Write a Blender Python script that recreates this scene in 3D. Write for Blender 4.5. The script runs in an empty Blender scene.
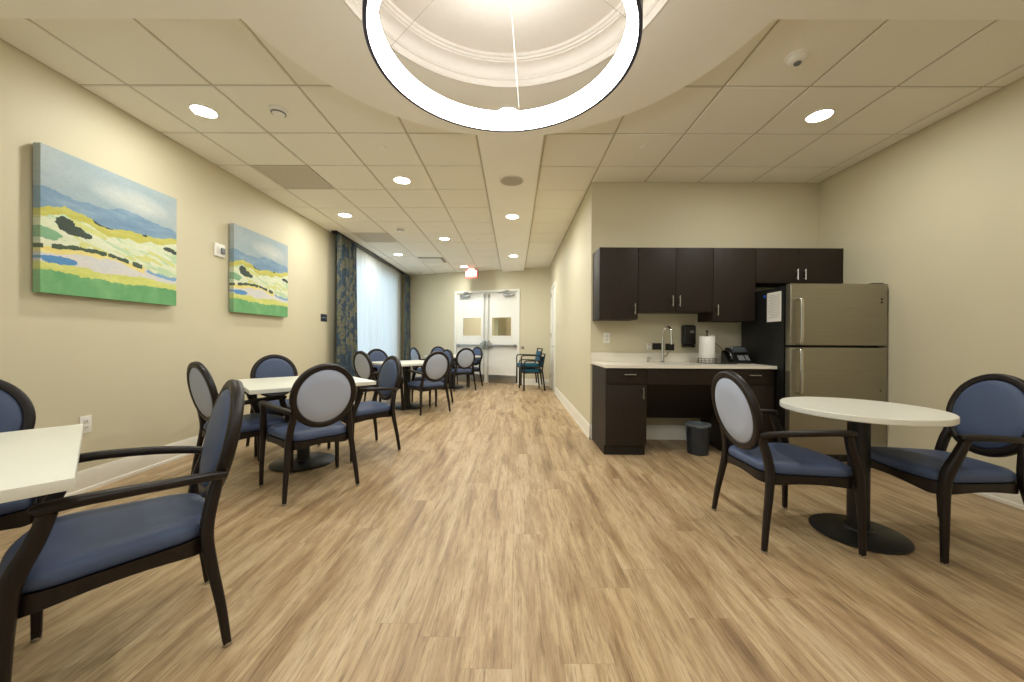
import bpy, bmesh, math, random
from math import sin, cos, pi, radians as rad, sqrt
from mathutils import Vector, Matrix

random.seed(7)
S = bpy.context.scene
COL = S.collection

# ------------------------------------------------------------------ helpers
def srgb(r, g, b):
    def f(c):
        c /= 255.0
        return c / 12.92 if c <= 0.04045 else ((c + 0.055) / 1.055) ** 2.4
    return (f(r), f(g), f(b), 1.0)

class NT:
    """tiny node-tree helper"""
    def __init__(self, name):
        self.m = bpy.data.materials.new(name)
        self.m.use_nodes = True
        self.t = self.m.node_tree
        self.bsdf = self.t.nodes['Principled BSDF']
        self.out = self.t.nodes['Material Output']
    def n(self, kind, **kw):
        nd = self.t.nodes.new(kind)
        for k, v in kw.items():
            if hasattr(nd, k):
                setattr(nd, k, v)
        return nd
    def l(self, a, b):
        self.t.links.new(a, b)
    def val(self, sock, v):
        if hasattr(v, 'is_output'):
            self.l(v, sock)
        else:
            sock.default_value = v
    def math(self, op, a, b=None, clamp=False):
        nd = self.n('ShaderNodeMath', operation=op)
        nd.use_clamp = clamp
        self.val(nd.inputs[0], a)
        if b is not None:
            self.val(nd.inputs[1], b)
        return nd.outputs[0]
    def coord(self, which='Object'):
        return self.n('ShaderNodeTexCoord').outputs[which]
    def mapping(self, vec, scale=(1, 1, 1), loc=(0, 0, 0), rot=(0, 0, 0)):
        mp = self.n('ShaderNodeMapping')
        self.l(vec, mp.inputs['Vector'])
        mp.inputs['Scale'].default_value = scale
        mp.inputs['Location'].default_value = loc
        mp.inputs['Rotation'].default_value = rot
        return mp.outputs[0]
    def noise(self, vec, scale, detail=4.0, rough=0.55, dist=0.0):
        nd = self.n('ShaderNodeTexNoise')
        if vec is not None:
            self.l(vec, nd.inputs['Vector'])
        nd.inputs['Scale'].default_value = scale
        nd.inputs['Detail'].default_value = detail
        nd.inputs['Roughness'].default_value = rough
        nd.inputs['Distortion'].default_value = dist
        return nd.outputs['Fac']
    def ramp(self, fac, stops, interp='LINEAR'):
        nd = self.n('ShaderNodeValToRGB')
        cr = nd.color_ramp
        cr.interpolation = interp
        while len(cr.elements) < len(stops):
            cr.elements.new(0.5)
        for e, (p, c) in zip(cr.elements, stops):
            e.position = p
            e.color = c
        self.l(fac, nd.inputs[0])
        return nd.outputs[0]
    def mix(self, fac, a, b, blend='MIX'):
        nd = self.n('ShaderNodeMix', data_type='RGBA', blend_type=blend)
        self.val(nd.inputs[0], fac)
        self.val(nd.inputs[6], a)
        self.val(nd.inputs[7], b)
        return nd.outputs[2]
    def bump(self, height, strength=0.1, dist=0.01):
        nd = self.n('ShaderNodeBump')
        self.l(height, nd.inputs['Height'])
        nd.inputs['Strength'].default_value = strength
        nd.inputs['Distance'].default_value = dist
        self.l(nd.outputs[0], self.bsdf.inputs['Normal'])
    def set(self, **kw):
        for k, v in kw.items():
            self.val(self.bsdf.inputs[k.replace('_', ' ')], v)
        return self

def plain(name, col, rough=0.5, metal=0.0, noise=0.04, scale=30.0, bump=0.0, spec=0.5, stretch=(1, 1, 1)):
    """a material of one colour with a slight procedural unevenness"""
    t = NT(name)
    v = t.mapping(t.coord(), scale=stretch)
    f = t.noise(v, scale, 5.0)
    a = tuple(max(0, c * (1 - noise)) for c in col[:3]) + (1,)
    b = tuple(min(1, c * (1 + noise)) for c in col[:3]) + (1,)
    t.set(Base_Color=t.ramp(f, [(0.3, a), (0.7, b)]), Roughness=rough, Metallic=metal)
    t.bsdf.inputs['Specular IOR Level'].default_value = spec
    if bump:
        t.bump(f, bump, 0.004)
    return t.m

def glow(name, col, strength, base=(0.8, 0.8, 0.8, 1)):
    t = NT(name)
    t.set(Base_Color=base, Emission_Color=col, Emission_Strength=strength, Roughness=0.4)
    return t.m

# -- mesh building ---------------------------------------------------------
def box(bm, x0, x1, y0, y1, z0, z1, bev=0.0, mi=0, seg=2, M=None):
    vs = [bm.verts.new(p) for p in ((x0, y0, z0), (x1, y0, z0), (x1, y1, z0), (x0, y1, z0),
                                    (x0, y0, z1), (x1, y0, z1), (x1, y1, z1), (x0, y1, z1))]
    fs = [bm.faces.new([vs[i] for i in q]) for q in
          ((0, 3, 2, 1), (4, 5, 6, 7), (0, 1, 5, 4), (1, 2, 6, 5), (2, 3, 7, 6), (3, 0, 4, 7))]
    for f in fs:
        f.material_index = mi
    allv = vs
    if bev > 0:
        es = list({e for f in fs for e in f.edges})
        r = bmesh.ops.bevel(bm, geom=es, offset=bev, segments=seg, profile=0.6, affect='EDGES', clamp_overlap=True)
        for f in r['faces']:
            f.material_index = mi
        allv = list({v for f in r['faces'] for v in f.verts} | {v for v in vs if v.is_valid})
    if M is not None:
        bmesh.ops.transform(bm, matrix=M, verts=[v for v in allv if v.is_valid])

def quad(bm, pts, mi=0):
    f = bm.faces.new([bm.verts.new(p) for p in pts])
    f.material_index = mi
    return f

def lathe(bm, prof, n=32, c=(0, 0, 0), mi=0, closed=False, M=None, sx=1.0, sy=1.0):
    """revolve (r, z) about z; r == 0 ends become a pole"""
    rings = []
    for r, z in prof:
        if r <= 1e-6:
            v = bm.verts.new((0, 0, z)); rings.append([v] * n)
        else:
            rings.append([bm.verts.new((r * sx * cos(2 * pi * i / n), r * sy * sin(2 * pi * i / n), z)) for i in range(n)])
    m = len(rings)
    for k in range(m if closed else m - 1):
        a, b = rings[k], rings[(k + 1) % m]
        for i in range(n):
            j = (i + 1) % n
            q = [a[i], a[j], b[j], b[i]]
            q = [v for t, v in enumerate(q) if v not in q[:t]]
            if len(q) > 2:
                f = bm.faces.new(q); f.material_index = mi
    vs = list({v for r in rings for v in r})
    X = Matrix.Translation(c)
    if M is not None:
        X = X @ M
    bmesh.ops.transform(bm, matrix=X, verts=vs)

def catmull(pts, sub=6):
    """smooth curve through points (tuples of any length)"""
    P = [Vector(p) for p in pts]
    out = []
    for i in range(len(P) - 1):
        p0 = P[max(i - 1, 0)]; p1 = P[i]; p2 = P[i + 1]; p3 = P[min(i + 2, len(P) - 1)]
        for k in range(sub):
            t = k / sub
            out.append(0.5 * ((2 * p1) + (p2 - p0) * t + (2 * p0 - 5 * p1 + 4 * p2 - p3) * t * t + (3 * p1 - p0 - 3 * p2 + p3) * t ** 3))
    out.append(P[-1])
    return out

def sweep(bm, pts, sizes, ref=(0, 1, 0), n=10, mi=0, power=3.0, closed=False, cap=True):
    """superelliptic section (w along ref, h across) swept along pts"""
    P = [Vector(p[:3]) for p in pts]
    ref = Vector(ref)
    rings = []
    L = len(P)
    for i in range(L):
        if closed:
            t = (P[(i + 1) % L] - P[i - 1]).normalized()
        else:
            t = (P[min(i + 1, L - 1)] - P[max(i - 1, 0)]).normalized()
        a = (ref - t * ref.dot(t)).normalized()
        b = t.cross(a)
        w, h = sizes[i] if isinstance(sizes, list) else sizes
        ring = []
        for k in range(n):
            th = 2 * pi * (k + 0.5) / n
            cx, sx_ = cos(th), sin(th)
            ex = math.copysign(abs(cx) ** (2 / power), cx) * w / 2
            ey = math.copysign(abs(sx_) ** (2 / power), sx_) * h / 2
            ring.append(bm.verts.new(P[i] + a * ex + b * ey))
        rings.append(ring)
    for i in range(L if closed else L - 1):
        r0, r1 = rings[i], rings[(i + 1) % L]
        for k in range(n):
            f = bm.faces.new([r0[k], r0[(k + 1) % n], r1[(k + 1) % n], r1[k]])
            f.material_index = mi
    if cap and not closed:
        f = bm.faces.new(list(reversed(rings[0]))); f.material_index = mi
        f = bm.faces.new(rings[-1]); f.material_index = mi

def tube(bm, pts, r, n=10, mi=0, ref=None):
    P = [Vector(p) for p in pts]
    if ref is None:
        d = (P[-1] - P[0]).normalized() if (P[-1] - P[0]).length > 1e-6 else Vector((0, 0, 1))
        ref = (1, 0, 0) if abs(d.x) < 0.6 else (0, 1, 0)
    sweep(bm, P, (2 * r, 2 * r), ref=ref, n=n, mi=mi, power=2.0)

def chaikin(poly, it=2):
    for _ in range(it):
        out = []
        L = len(poly)
        for i in range(L):
            a, b = Vector(poly[i]), Vector(poly[(i + 1) % L])
            out += [tuple(a * 0.75 + b * 0.25), tuple(a * 0.25 + b * 0.75)]
        poly = out
    return poly

def rings_mesh(bm, loops, mi=0, cap0=True, cap1=True):
    R = [[bm.verts.new(p) for p in lp] for lp in loops]
    n = len(R[0])
    for a, b in zip(R[:-1], R[1:]):
        for k in range(n):
            f = bm.faces.new([a[k], a[(k + 1) % n], b[(k + 1) % n], b[k]])
            f.material_index = mi
    if cap0:
        bm.faces.new(list(reversed(R[0]))).material_index = mi
    if cap1:
        bm.faces.new(R[-1]).material_index = mi

def obj(name, bm, mat, parent=None, smooth=True, ang=35, **props):
    bmesh.ops.recalc_face_normals(bm, faces=bm.faces)
    me = bpy.data.meshes.new(name)
    bm.to_mesh(me)
    bm.free()
    for m in (mat if isinstance(mat, (list, tuple)) else [mat]):
        me.materials.append(m)
    if smooth:
        for p in me.polygons:
            p.use_smooth = True
        me.set_sharp_from_angle(angle=rad(ang))
    o = bpy.data.objects.new(name, me)
    COL.objects.link(o)
    if parent is not None:
        o.parent = parent
    for k, v in props.items():
        o[k] = v
    return o

def BM():
    return bmesh.new()

def tag(o, label, cat, group=None):
    o['label'] = label
    o['category'] = cat
    if group:
        o['group'] = group
    return o

def thing(name, label, cat, loc=(0, 0, 0), rz=0.0, group=None):
    o = bpy.data.objects.new(name, None)
    COL.objects.link(o)
    o.empty_display_size = 0.1
    o.location = loc
    o.rotation_euler = (0, 0, rz)
    return tag(o, label, cat, group)

def struct(name, bm, mat, parent=None, **kw):
    o = obj(name, bm, mat, parent, **kw)
    if parent is None:
        o['kind'] = 'structure'
    return o

def dup(src, loc, rz, label, group=None):
    r = src.copy()
    COL.objects.link(r)
    r.location = loc
    r.rotation_euler = (src.rotation_euler[0], src.rotation_euler[1], rz)
    r['label'] = label
    if group:
        r['group'] = group
    for ch in list(src.children):
        c = ch.copy()
        COL.objects.link(c)
        c.parent = r
        for g in list(ch.children):
            d = g.copy()
            COL.objects.link(d)
            d.parent = c
    return r

def text_bm(bm, txt, size, depth, M, mi=0):
    cu = bpy.data.curves.new('lettering', 'FONT')
    cu.body = txt
    cu.size = size
    cu.extrude = depth
    cu.align_x = 'CENTER'
    cu.align_y = 'CENTER'
    o = bpy.data.objects.new('lettering', cu)
    COL.objects.link(o)
    dg = bpy.context.evaluated_depsgraph_get()
    me = bpy.data.meshes.new_from_object(o.evaluated_get(dg))
    n0 = len(bm.verts)
    nf0 = len(bm.faces)
    bm.from_mesh(me)
    bm.verts.ensure_lookup_table(); bm.faces.ensure_lookup_table()
    for f in bm.faces[nf0:]:
        f.material_index = mi
    bmesh.ops.transform(bm, matrix=M, verts=bm.verts[n0:])
    bpy.data.objects.remove(o)
    bpy.data.curves.remove(cu)
    bpy.data.meshes.remove(me)

# ------------------------------------------------------------------ materials
def wall_paint(name, col):
    t = NT(name)
    v = t.coord()
    f = t.noise(v, 2.2, 3)
    g = t.noise(v, 260, 2)
    a = tuple(c * 0.975 for c in col[:3]) + (1,)
    t.set(Base_Color=t.ramp(f, [(0.3, a), (0.7, col)]), Roughness=0.55)
    t.bsdf.inputs['Specular IOR Level'].default_value = 0.4
    t.bump(g, 0.06, 0.002)
    return t.m

M_WALL = wall_paint('beige_wall_paint', srgb(212, 204, 176))
M_SOFFIT = wall_paint('cream_gypsum_paint', srgb(250, 248, 240))
M_TRIM = plain('white_trim_paint', srgb(236, 232, 220), 0.35, noise=0.015)
M_COFFER = plain('coffer_white_paint', srgb(240, 234, 226), 0.5, noise=0.015)

def ceiling_tile():
    t = NT('mineral_ceiling_tile')
    v = t.coord()
    f = t.noise(v, 190, 4, 0.7)
    g = t.noise(v, 1.3, 2)
    c = t.mix(t.math('MULTIPLY', g, 0.3), srgb(244, 241, 231), srgb(237, 234, 223))
    sp = t.ramp(f, [(0.30, (0.93, 0.93, 0.93, 1)), (0.42, (1, 1, 1, 1))])
    t.set(Base_Color=t.mix(1.0, c, sp, 'MULTIPLY'), Roughness=0.85)
    t.bsdf.inputs['Specular IOR Level'].default_value = 0.2
    t.bump(f, 0.15, 0.002)
    return t.m
M_TILE = ceiling_tile()
M_GRID = plain('ceiling_grid_enamel', srgb(200, 194, 176), 0.6, noise=0.02)

def floor_planks():
    t = NT('oak_vinyl_planks')
    W, Lp = 0.18, 1.52
    sep = t.n('ShaderNodeSeparateXYZ')
    t.l(t.coord(), sep.inputs[0])
    X, Y = sep.outputs[0], sep.outputs[1]
    xr = t.math('DIVIDE', X, W)
    row = t.math('FLOOR', xr)
    wn = t.n('ShaderNodeTexWhiteNoise', noise_dimensions='1D')
    t.l(row, wn.inputs['W'])
    yo = t.math('ADD', t.math('DIVIDE', Y, Lp), wn.outputs['Value'])
    colm = t.math('FLOOR', yo)
    cmb = t.n('ShaderNodeCombineXYZ')
    t.l(row, cmb.inputs[0]); t.l(colm, cmb.inputs[1])
    w2 = t.n('ShaderNodeTexWhiteNoise', noise_dimensions='3D')
    t.l(cmb.outputs[0], w2.inputs['Vector'])
    rnd = w2.outputs['Value']
    # per plank grain coordinates
    gv = t.n('ShaderNodeCombineXYZ')
    t.l(t.math('ADD', X, t.math('MULTIPLY', rnd, 37.0)), gv.inputs[0])
    t.l(t.math('MULTIPLY', t.math('ADD', Y, t.math('MULTIPLY', rnd, 11.0)), 0.055), gv.inputs[1])
    t.l(t.math('MULTIPLY', rnd, 5.0), gv.inputs[2])
    gv2 = t.n('ShaderNodeCombineXYZ')
    t.l(t.math('ADD', X, t.math('MULTIPLY', rnd, 19.0)), gv2.inputs[0])
    t.l(t.math('MULTIPLY', t.math('ADD', Y, t.math('MULTIPLY', rnd, 7.0)), 0.13), gv2.inputs[1])
    g1 = t.noise(gv.outputs[0], 24, 6, 0.6, 0.35)
    g2 = t.noise(gv2.outputs[0], 8, 4, 0.55, 0.8)
    g3 = t.noise(gv.outputs[0], 150, 5, 0.7)
    mixg = t.math('ADD', t.math('MULTIPLY', g1, 0.45), t.math('MULTIPLY', g2, 0.55))
    c = t.ramp(mixg, [(0.34, srgb(132, 107, 78)), (0.44, srgb(168, 141, 106)), (0.53, srgb(189, 164, 127)), (0.66, srgb(206, 184, 149))])
    fine = t.ramp(g3, [(0.38, (0.50, 0.46, 0.42, 1)), (0.52, (1, 1, 1, 1))])
    c = t.mix(0.55, c, t.mix(1.0, c, fine, 'MULTIPLY'))
    # dark mineral streaks and slim cathedral figure
    st = t.ramp(t.noise(gv.outputs[0], 15, 3, 0.5, 0.8), [(0.64, (0, 0, 0, 1)), (0.76, (1, 1, 1, 1))])
    c = t.mix(t.math('MULTIPLY', st, 0.45), c, srgb(112, 84, 56))
    st2 = t.ramp(t.noise(gv.outputs[0], 70, 4, 0.65, 0.3), [(0.57, (0, 0, 0, 1)), (0.66, (1, 1, 1, 1))])
    c = t.mix(t.math('MULTIPLY', st2, 0.55), c, srgb(108, 82, 54))
    cr = t.math('ABSOLUTE', t.math('SUBTRACT', t.math('FRACT', t.math('MULTIPLY', g2, 14.0)), 0.5))
    c = t.mix(t.math('MULTIPLY', t.math('LESS_THAN', cr, 0.07), t.math('MULTIPLY', g1, 0.22)), c, srgb(120, 92, 62))
    tint = t.ramp(rnd, [(0.0, (0.93, 0.92, 0.92, 1)), (0.5, (0.98, 0.98, 0.97, 1)), (1.0, (1.04, 1.03, 1.02, 1))])
    c = t.mix(1.0, c, tint, 'MULTIPLY')
    # seams
    fx = t.math('FRACT', xr); fy = t.math('FRACT', yo)
    ex = t.math('MINIMUM', fx, t.math('SUBTRACT', 1.0, fx))
    ey = t.math('MINIMUM', fy, t.math('SUBTRACT', 1.0, fy))
    sm = t.math('MINIMUM', t.math('MULTIPLY', ex, W), t.math('MULTIPLY', ey, Lp))
    seam = t.math('LESS_THAN', sm, 0.0011)
    c = t.mix(t.math('MULTIPLY', seam, 0.28), c, srgb(95, 70, 45))
    rg = t.math('ADD', 0.34, t.math('MULTIPLY', g1, 0.16))
    t.set(Base_Color=c, Roughness=rg)
    t.bsdf.inputs['Specular IOR Level'].default_value = 0.35
    t.bump(g3, 0.08, 0.002)
    return t.m
M_FLOOR = floor_planks()

def dark_wood(name, a, b, rough=0.35, along='z', sc=1.0):
    t = NT(name)
    s = {'x': (2, 30, 30), 'y': (30, 2, 30), 'z': (30, 30, 2)}[along]
    v = t.mapping(t.coord(), scale=tuple(q * sc for q in s))
    f = t.noise(v, 3.0, 5, 0.6, 0.6)
    t.set(Base_Color=t.ramp(f, [(0.3, a), (0.7, b)]), Roughness=rough)
    t.bsdf.inputs['Specular IOR Level'].default_value = 0.38
    t.bump(f, 0.05, 0.002)
    return t.m
M_CHAIRWOOD = dark_wood('espresso_chair_wood', srgb(17, 11, 10), srgb(31, 21, 18), 0.42)
M_CAB = dark_wood('espresso_cabinet_laminate', srgb(30, 21, 15), srgb(41, 29, 20), 0.55)
M_CABIN = plain('cabinet_dark_interior', srgb(26, 20, 16), 0.6)

def fabric(name, col, rough=0.45, sc=700, bump=0.12, var=0.1):
    t = NT(name)
    v = t.coord()
    f = t.noise(v, sc, 2, 0.7)
    g = t.noise(v, 9, 3)
    a = tuple(c * (1 - var) for c in col[:3]) + (1,)
    b = tuple(min(1, c * (1 + var)) for c in col[:3]) + (1,)
    c = t.ramp(f, [(0.3, a), (0.7, b)])
    c = t.mix(t.math('MULTIPLY', g, 0.25), c, a)
    t.set(Base_Color=c, Roughness=rough)
    t.bsdf.inputs['Specular IOR Level'].default_value = 0.35
    t.bump(f, bump, 0.002)
    return t.m
M_BLUE = fabric('blue_vinyl_upholstery', srgb(72, 85, 114), 0.5)
M_GREY = fabric('light_grey_upholstery', srgb(172, 181, 202), 0.6, var=0.05)
M_TEAL = fabric('teal_upholstery', srgb(22, 84, 108), 0.55)
M_TABLE = plain('white_laminate_tabletop', srgb(226, 225, 214), 0.35, noise=0.012, scale=60)
M_TEDGE = plain('pale_maple_table_edge', srgb(218, 208, 180), 0.45, noise=0.03)
M_BLACK = plain('black_powder_coat', srgb(24, 24, 25), 0.45, noise=0.08, scale=200)
M_BLACKMETAL = plain('black_metal_tube', srgb(26, 22, 20), 0.35, noise=0.06)
M_CHROME = plain('polished_chrome', srgb(215, 215, 215), 0.12, 1.0, noise=0.01)
M_NICKEL = plain('brushed_nickel', srgb(190, 188, 182), 0.3, 1.0, noise=0.03, stretch=(1, 1, 20))
def stainless():
    t = NT('brushed_stainless_steel')
    v = t.mapping(t.coord(), scale=(0.6, 1, 90))
    f = t.noise(v, 6, 4)
    t.set(Base_Color=t.ramp(f, [(0.3, srgb(146, 140, 124)), (0.7, srgb(162, 156, 140))]), Metallic=0.85, Roughness=t.math('ADD', 0.30, t.math('MULTIPLY', f, 0.12)))
    return t.m
M_STEEL = stainless()
M_STEELTRIM = plain('bright_steel_trim', srgb(205, 202, 194), 0.25, 1.0, noise=0.02)
M_FRIDGE = plain('black_fridge_enamel', srgb(22, 22, 21), 0.4, noise=0.06, scale=300, bump=0.08)
M_QUARTZ = plain('white_quartz_worktop', srgb(232, 226, 212), 0.25, noise=0.035, scale=180)
M_PLASTIC = plain('white_plastic', srgb(238, 236, 228), 0.35, noise=0.01)
M_PLASTICSHADE = plain('ivory_plastic_inset', srgb(222, 219, 208), 0.4, noise=0.01)
M_BLKPLASTIC = plain('black_plastic', srgb(20, 20, 22), 0.3, noise=0.05)
M_GREYPLASTIC = plain('grey_plastic', srgb(120, 122, 124), 0.45, noise=0.03)
M_PAPER = plain('white_paper', srgb(240, 239, 234), 0.8, noise=0.01)
M_INK = plain('grey_print', srgb(196, 196, 194), 0.8)
M_DOOR = plain('white_door_paint', srgb(240, 238, 230), 0.4, noise=0.01)
M_HINGE = plain('satin_steel', srgb(178, 177, 172), 0.32, 1.0, noise=0.03)
M_GRILLE = plain('grey_return_grille', srgb(208, 201, 187), 0.6, noise=0.02)
M_DARKSLOT = plain('dark_vent_slot', srgb(52, 50, 46), 0.7)
M_SIGN = plain('navy_sign_plaque', srgb(38, 48, 66), 0.4)
M_MAGNET = plain('blue_magnet', srgb(30, 80, 190), 0.35)
M_GLASSBAG = plain('clear_grey_bin_liner', srgb(112, 122, 130), 0.3)
M_BINGREY = plain('charcoal_bin_plastic', srgb(40, 44, 52), 0.4, noise=0.05)
M_BRONZE = plain('dark_graphite_ring_metal', srgb(64, 66, 92), 0.4, 0.2, noise=0.03)
M_RED = plain('red_sign_plastic', srgb(205, 60, 50), 0.4)

def glass():
    t = NT('clear_glass')
    tr = t.n('ShaderNodeBsdfTransparent')
    tr.inputs[0].default_value = (0.93, 0.96, 0.95, 1)
    gl = t.n('ShaderNodeBsdfGlossy')
    gl.inputs['Roughness'].default_value = 0.03
    mx = t.n('ShaderNodeMixShader')
    mx.inputs[0].default_value = 0.09
    t.l(tr.outputs[0], mx.inputs[1]); t.l(gl.outputs[0], mx.inputs[2])
    t.l(mx.outputs[0], t.out.inputs[0])
    return t.m
M_GLASS = glass()

def sheer():
    t = NT('white_sheer_voile')
    v = t.coord()
    w = t.noise(t.mapping(v, scale=(1, 9, 0.25)), 3.0, 4)
    d = t.n('ShaderNodeBsdfDiffuse'); d.inputs[0].default_value = srgb(232, 238, 242)
    tl = t.n('ShaderNodeBsdfTranslucent'); tl.inputs[0].default_value = srgb(236, 242, 248)
    tr = t.n('ShaderNodeBsdfTransparent')
    m1 = t.n('ShaderNodeMixShader'); m1.inputs[0].default_value = 0.6
    t.l(d.outputs[0], m1.inputs[1]); t.l(tl.outputs[0], m1.inputs[2])
    m2 = t.n('ShaderNodeMixShader')
    t.l(t.ramp(w, [(0.35, (0.06, 0.06, 0.06, 1)), (0.65, (0.16, 0.16, 0.16, 1))]), m2.inputs[0])
    t.l(m1.outputs[0], m2.inputs[1]); t.l(tr.outputs[0], m2.inputs[2])
    t.l(m2.outputs[0], t.out.inputs[0])
    return t.m
M_SHEER = sheer()

def curtain_fabric():
    t = NT('teal_and_ochre_patterned_curtain')
    uv = t.coord('UV')
    base = t.ramp(t.noise(t.mapping(uv, scale=(14, 60, 1)), 4, 4, 0.6), [(0.3, srgb(36, 46, 60)), (0.55, srgb(60, 78, 94)), (0.75, srgb(92, 110, 118))])
    # woven ladder motif: short horizontal ochre dashes in drifting vertical columns
    wv = t.n('ShaderNodeTexWave', wave_type='BANDS', bands_direction='Y')
    t.l(uv, wv.inputs['Vector'])
    wv.inputs['Scale'].default_value = 14.0
    wv.inputs['Distortion'].default_value = 3.0
    wv.inputs['Detail'].default_value = 2.0
    wv.inputs['Detail Scale'].default_value = 3.0
    cl = t.noise(t.mapping(uv, scale=(7.0, 5.0, 1)), 1.0, 3, 0.6, 0.4)
    m = t.math('MULTIPLY', t.math('GREATER_THAN', wv.outputs['Fac'], 0.45), t.math('GREATER_THAN', cl, 0.50))
    c = t.mix(t.math('MULTIPLY', m, 0.8), base, srgb(150, 140, 90))
    m2 = t.math('GREATER_THAN', t.noise(t.mapping(uv, scale=(16, 10, 1), loc=(3, 1, 0)), 1.0, 2, 0.5), 0.60)
    c = t.mix(t.math('MULTIPLY', m2, 0.5), c, srgb(78, 100, 116))
    t.set(Base_Color=c, Roughness=0.8)
    return t.m
M_CURTAIN = curtain_fabric()

M_LENS = glow('downlight_lens', (1.0, 0.98, 0.93, 1), 20.0)
M_RING = glow('ring_diffuser', (1.0, 1.0, 0.975, 1), 16.0)
M_EXITFACE = glow('exit_sign_face', (1.0, 0.12, 0.10, 1), 0.15, (0.40, 0.08, 0.07, 1))
M_EXITRED = glow('exit_sign_letters', (1.0, 0.50, 0.45, 1), 0.75, (0.7, 0.3, 0.27, 1))
M_LCD = plain('grey_phone_display', srgb(70, 78, 80), 0.2)
M_LEDBLUE = plain('pale_key_caps', srgb(170, 172, 176), 0.4)

# ------------------------------------------------------------------ room shell
XL, XR = -3.14, 3.47          # side walls
YK, XC = 4.265, 0.88          # kitchen wall, corridor wall
ZC = 2.94                     # ceiling tile plane
ZS = 2.872                    # gypsum soffit plane
YB = -2.6                     # wall behind the camera
def yfar(x):
    return 9.45 - 0.345 * x

bm = BM()
box(bm, XL - .3, XR + .3, YB - .3, 13.2, -0.12, 0.0)
struct('floor', bm, M_FLOOR, smooth=False)

# suspended ceiling: tiles with open reveals over a grid
bm = BM()
TS = 0.6096
gx0, gy0 = -2.783, 2.655
def tile_rect(x0, x1, y0, y1):
    e = 0.0075
    x0 += e; x1 -= e; y0 += e; y1 -= e
    if x1 - x0 < 0.02 or y1 - y0 < 0.02:
        return
    b = 0.006
    z0, z1 = ZC, ZC + 0.008
    lo = [bm.verts.new(p) for p in ((x0 + b, y0 + b, z0), (x1 - b, y0 + b, z0), (x1 - b, y1 - b, z0), (x0 + b, y1 - b, z0))]
    hi = [bm.verts.new(p) for p in ((x0, y0, z1), (x1, y0, z1), (x1, y1, z1), (x0, y1, z1))]
    bm.faces.new(lo)
    for i in range(4):
        j = (i + 1) % 4
        bm.faces.new([lo[i], hi[i], hi[j], lo[j]])
VENTS = [(0, 2), (0, 6), (1, 9)]      # grid cells that hold a grille instead of a tile
for i in range(-2, 12):
    for j in range(-10, 14):
        if (i, j) in VENTS:
            continue
        x0, x1 = gx0 + TS * i, gx0 + TS * (i + 1)
        y0, y1 = gy0 + TS * j, gy0 + TS * (j + 1)
        x0, x1 = max(x0, XL), min(x1, XR)
        y0, y1 = max(y0, YB), min(y1, 10.6)
        if x1 <= x0 or y1 <= y0:
            continue
        if y0 >= YK:
            x1 = min(x1, XC)
            if x1 > x0:
                tile_rect(x0, x1, y0, y1)
        elif y1 <= YK or x1 <= XC:
            tile_rect(x0, x1, y0, y1)
        else:
            tile_rect(x0, x1, y0, YK)
            if x0 < XC:
                tile_rect(x0, XC, YK, y1)
nt = len(bm.faces)
box(bm, XL - .3, XR + .3, YB - .3, 13.2, ZC + 0.010, ZC + 0.15, mi=1)
struct('ceiling', bm, [M_TILE, M_GRID], smooth=False)

# gypsum soffit: cross band, long beam and the round disc with its coffer
RC = (-0.055, 1.707)
RI, RO = 0.864, 1.48
ZCO = ZS + 0.145      # coffer lid hangs above the tile plane
bm = BM()
N = 96
# disc with a hole (bottom and outer rim)
inn = [bm.verts.new((RC[0] + RI * cos(2 * pi * i / N), RC[1] + RI * sin(2 * pi * i / N), ZS)) for i in range(N)]
out = [bm.verts.new((RC[0] + RO * cos(2 * pi * i / N), RC[1] + RO * sin(2 * pi * i / N), ZS)) for i in range(N)]
oup = [bm.verts.new((RC[0] + RO * cos(2 * pi * i / N), RC[1] + RO * sin(2 * pi * i / N), ZC + 0.009)) for i in range(N)]
for i in range(N):
    j = (i + 1) % N
    bm.faces.new([inn[i], inn[j], out[j], out[i]])
    bm.faces.new([out[i], out[j], oup[j], oup[i]])
# bands and beam: each meets the disc along its arc
bw = 0.313
bx0, bx1 = -0.322, 0.238
def arm(far_pts, a0, a1):
    """plate from the arc a0..a1 of the disc out to far_pts"""
    arc = [(RC[0] + RO * cos(a0 + (a1 - a0) * k / 12), RC[1] + RO * sin(a0 + (a1 - a0) * k / 12)) for k in range(13)]
    lo = [bm.verts.new((x, y, ZS)) for x, y in arc + far_pts]
    hi = [bm.verts.new((x, y, ZC + 0.009)) for x, y in arc + far_pts]
    bm.faces.new(lo)
    L = len(lo)
    for i in range(12, L):
        bm.faces.new([lo[i], lo[(i + 1) % L], hi[(i + 1) % L], hi[i]])
ab = math.asin(bw / RO)
arm([(XL, RC[1] - bw), (XL, RC[1] + bw)], pi - ab, pi + ab)
arm([(XR, RC[1] + bw), (XR, RC[1] - bw)], -ab, ab)
al, ar = math.acos((bx0 - RC[0]) / RO), math.acos((bx1 - RC[0]) / RO)
arm([(bx0, yfar(bx0) - 0.002), (bx1, yfar(bx1) - 0.002)], ar, al)
arm([(bx1, YB), (bx0, YB)], -al, -ar)
struct('ceiling_soffit', bm, M_SOFFIT, smooth=False)

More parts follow.
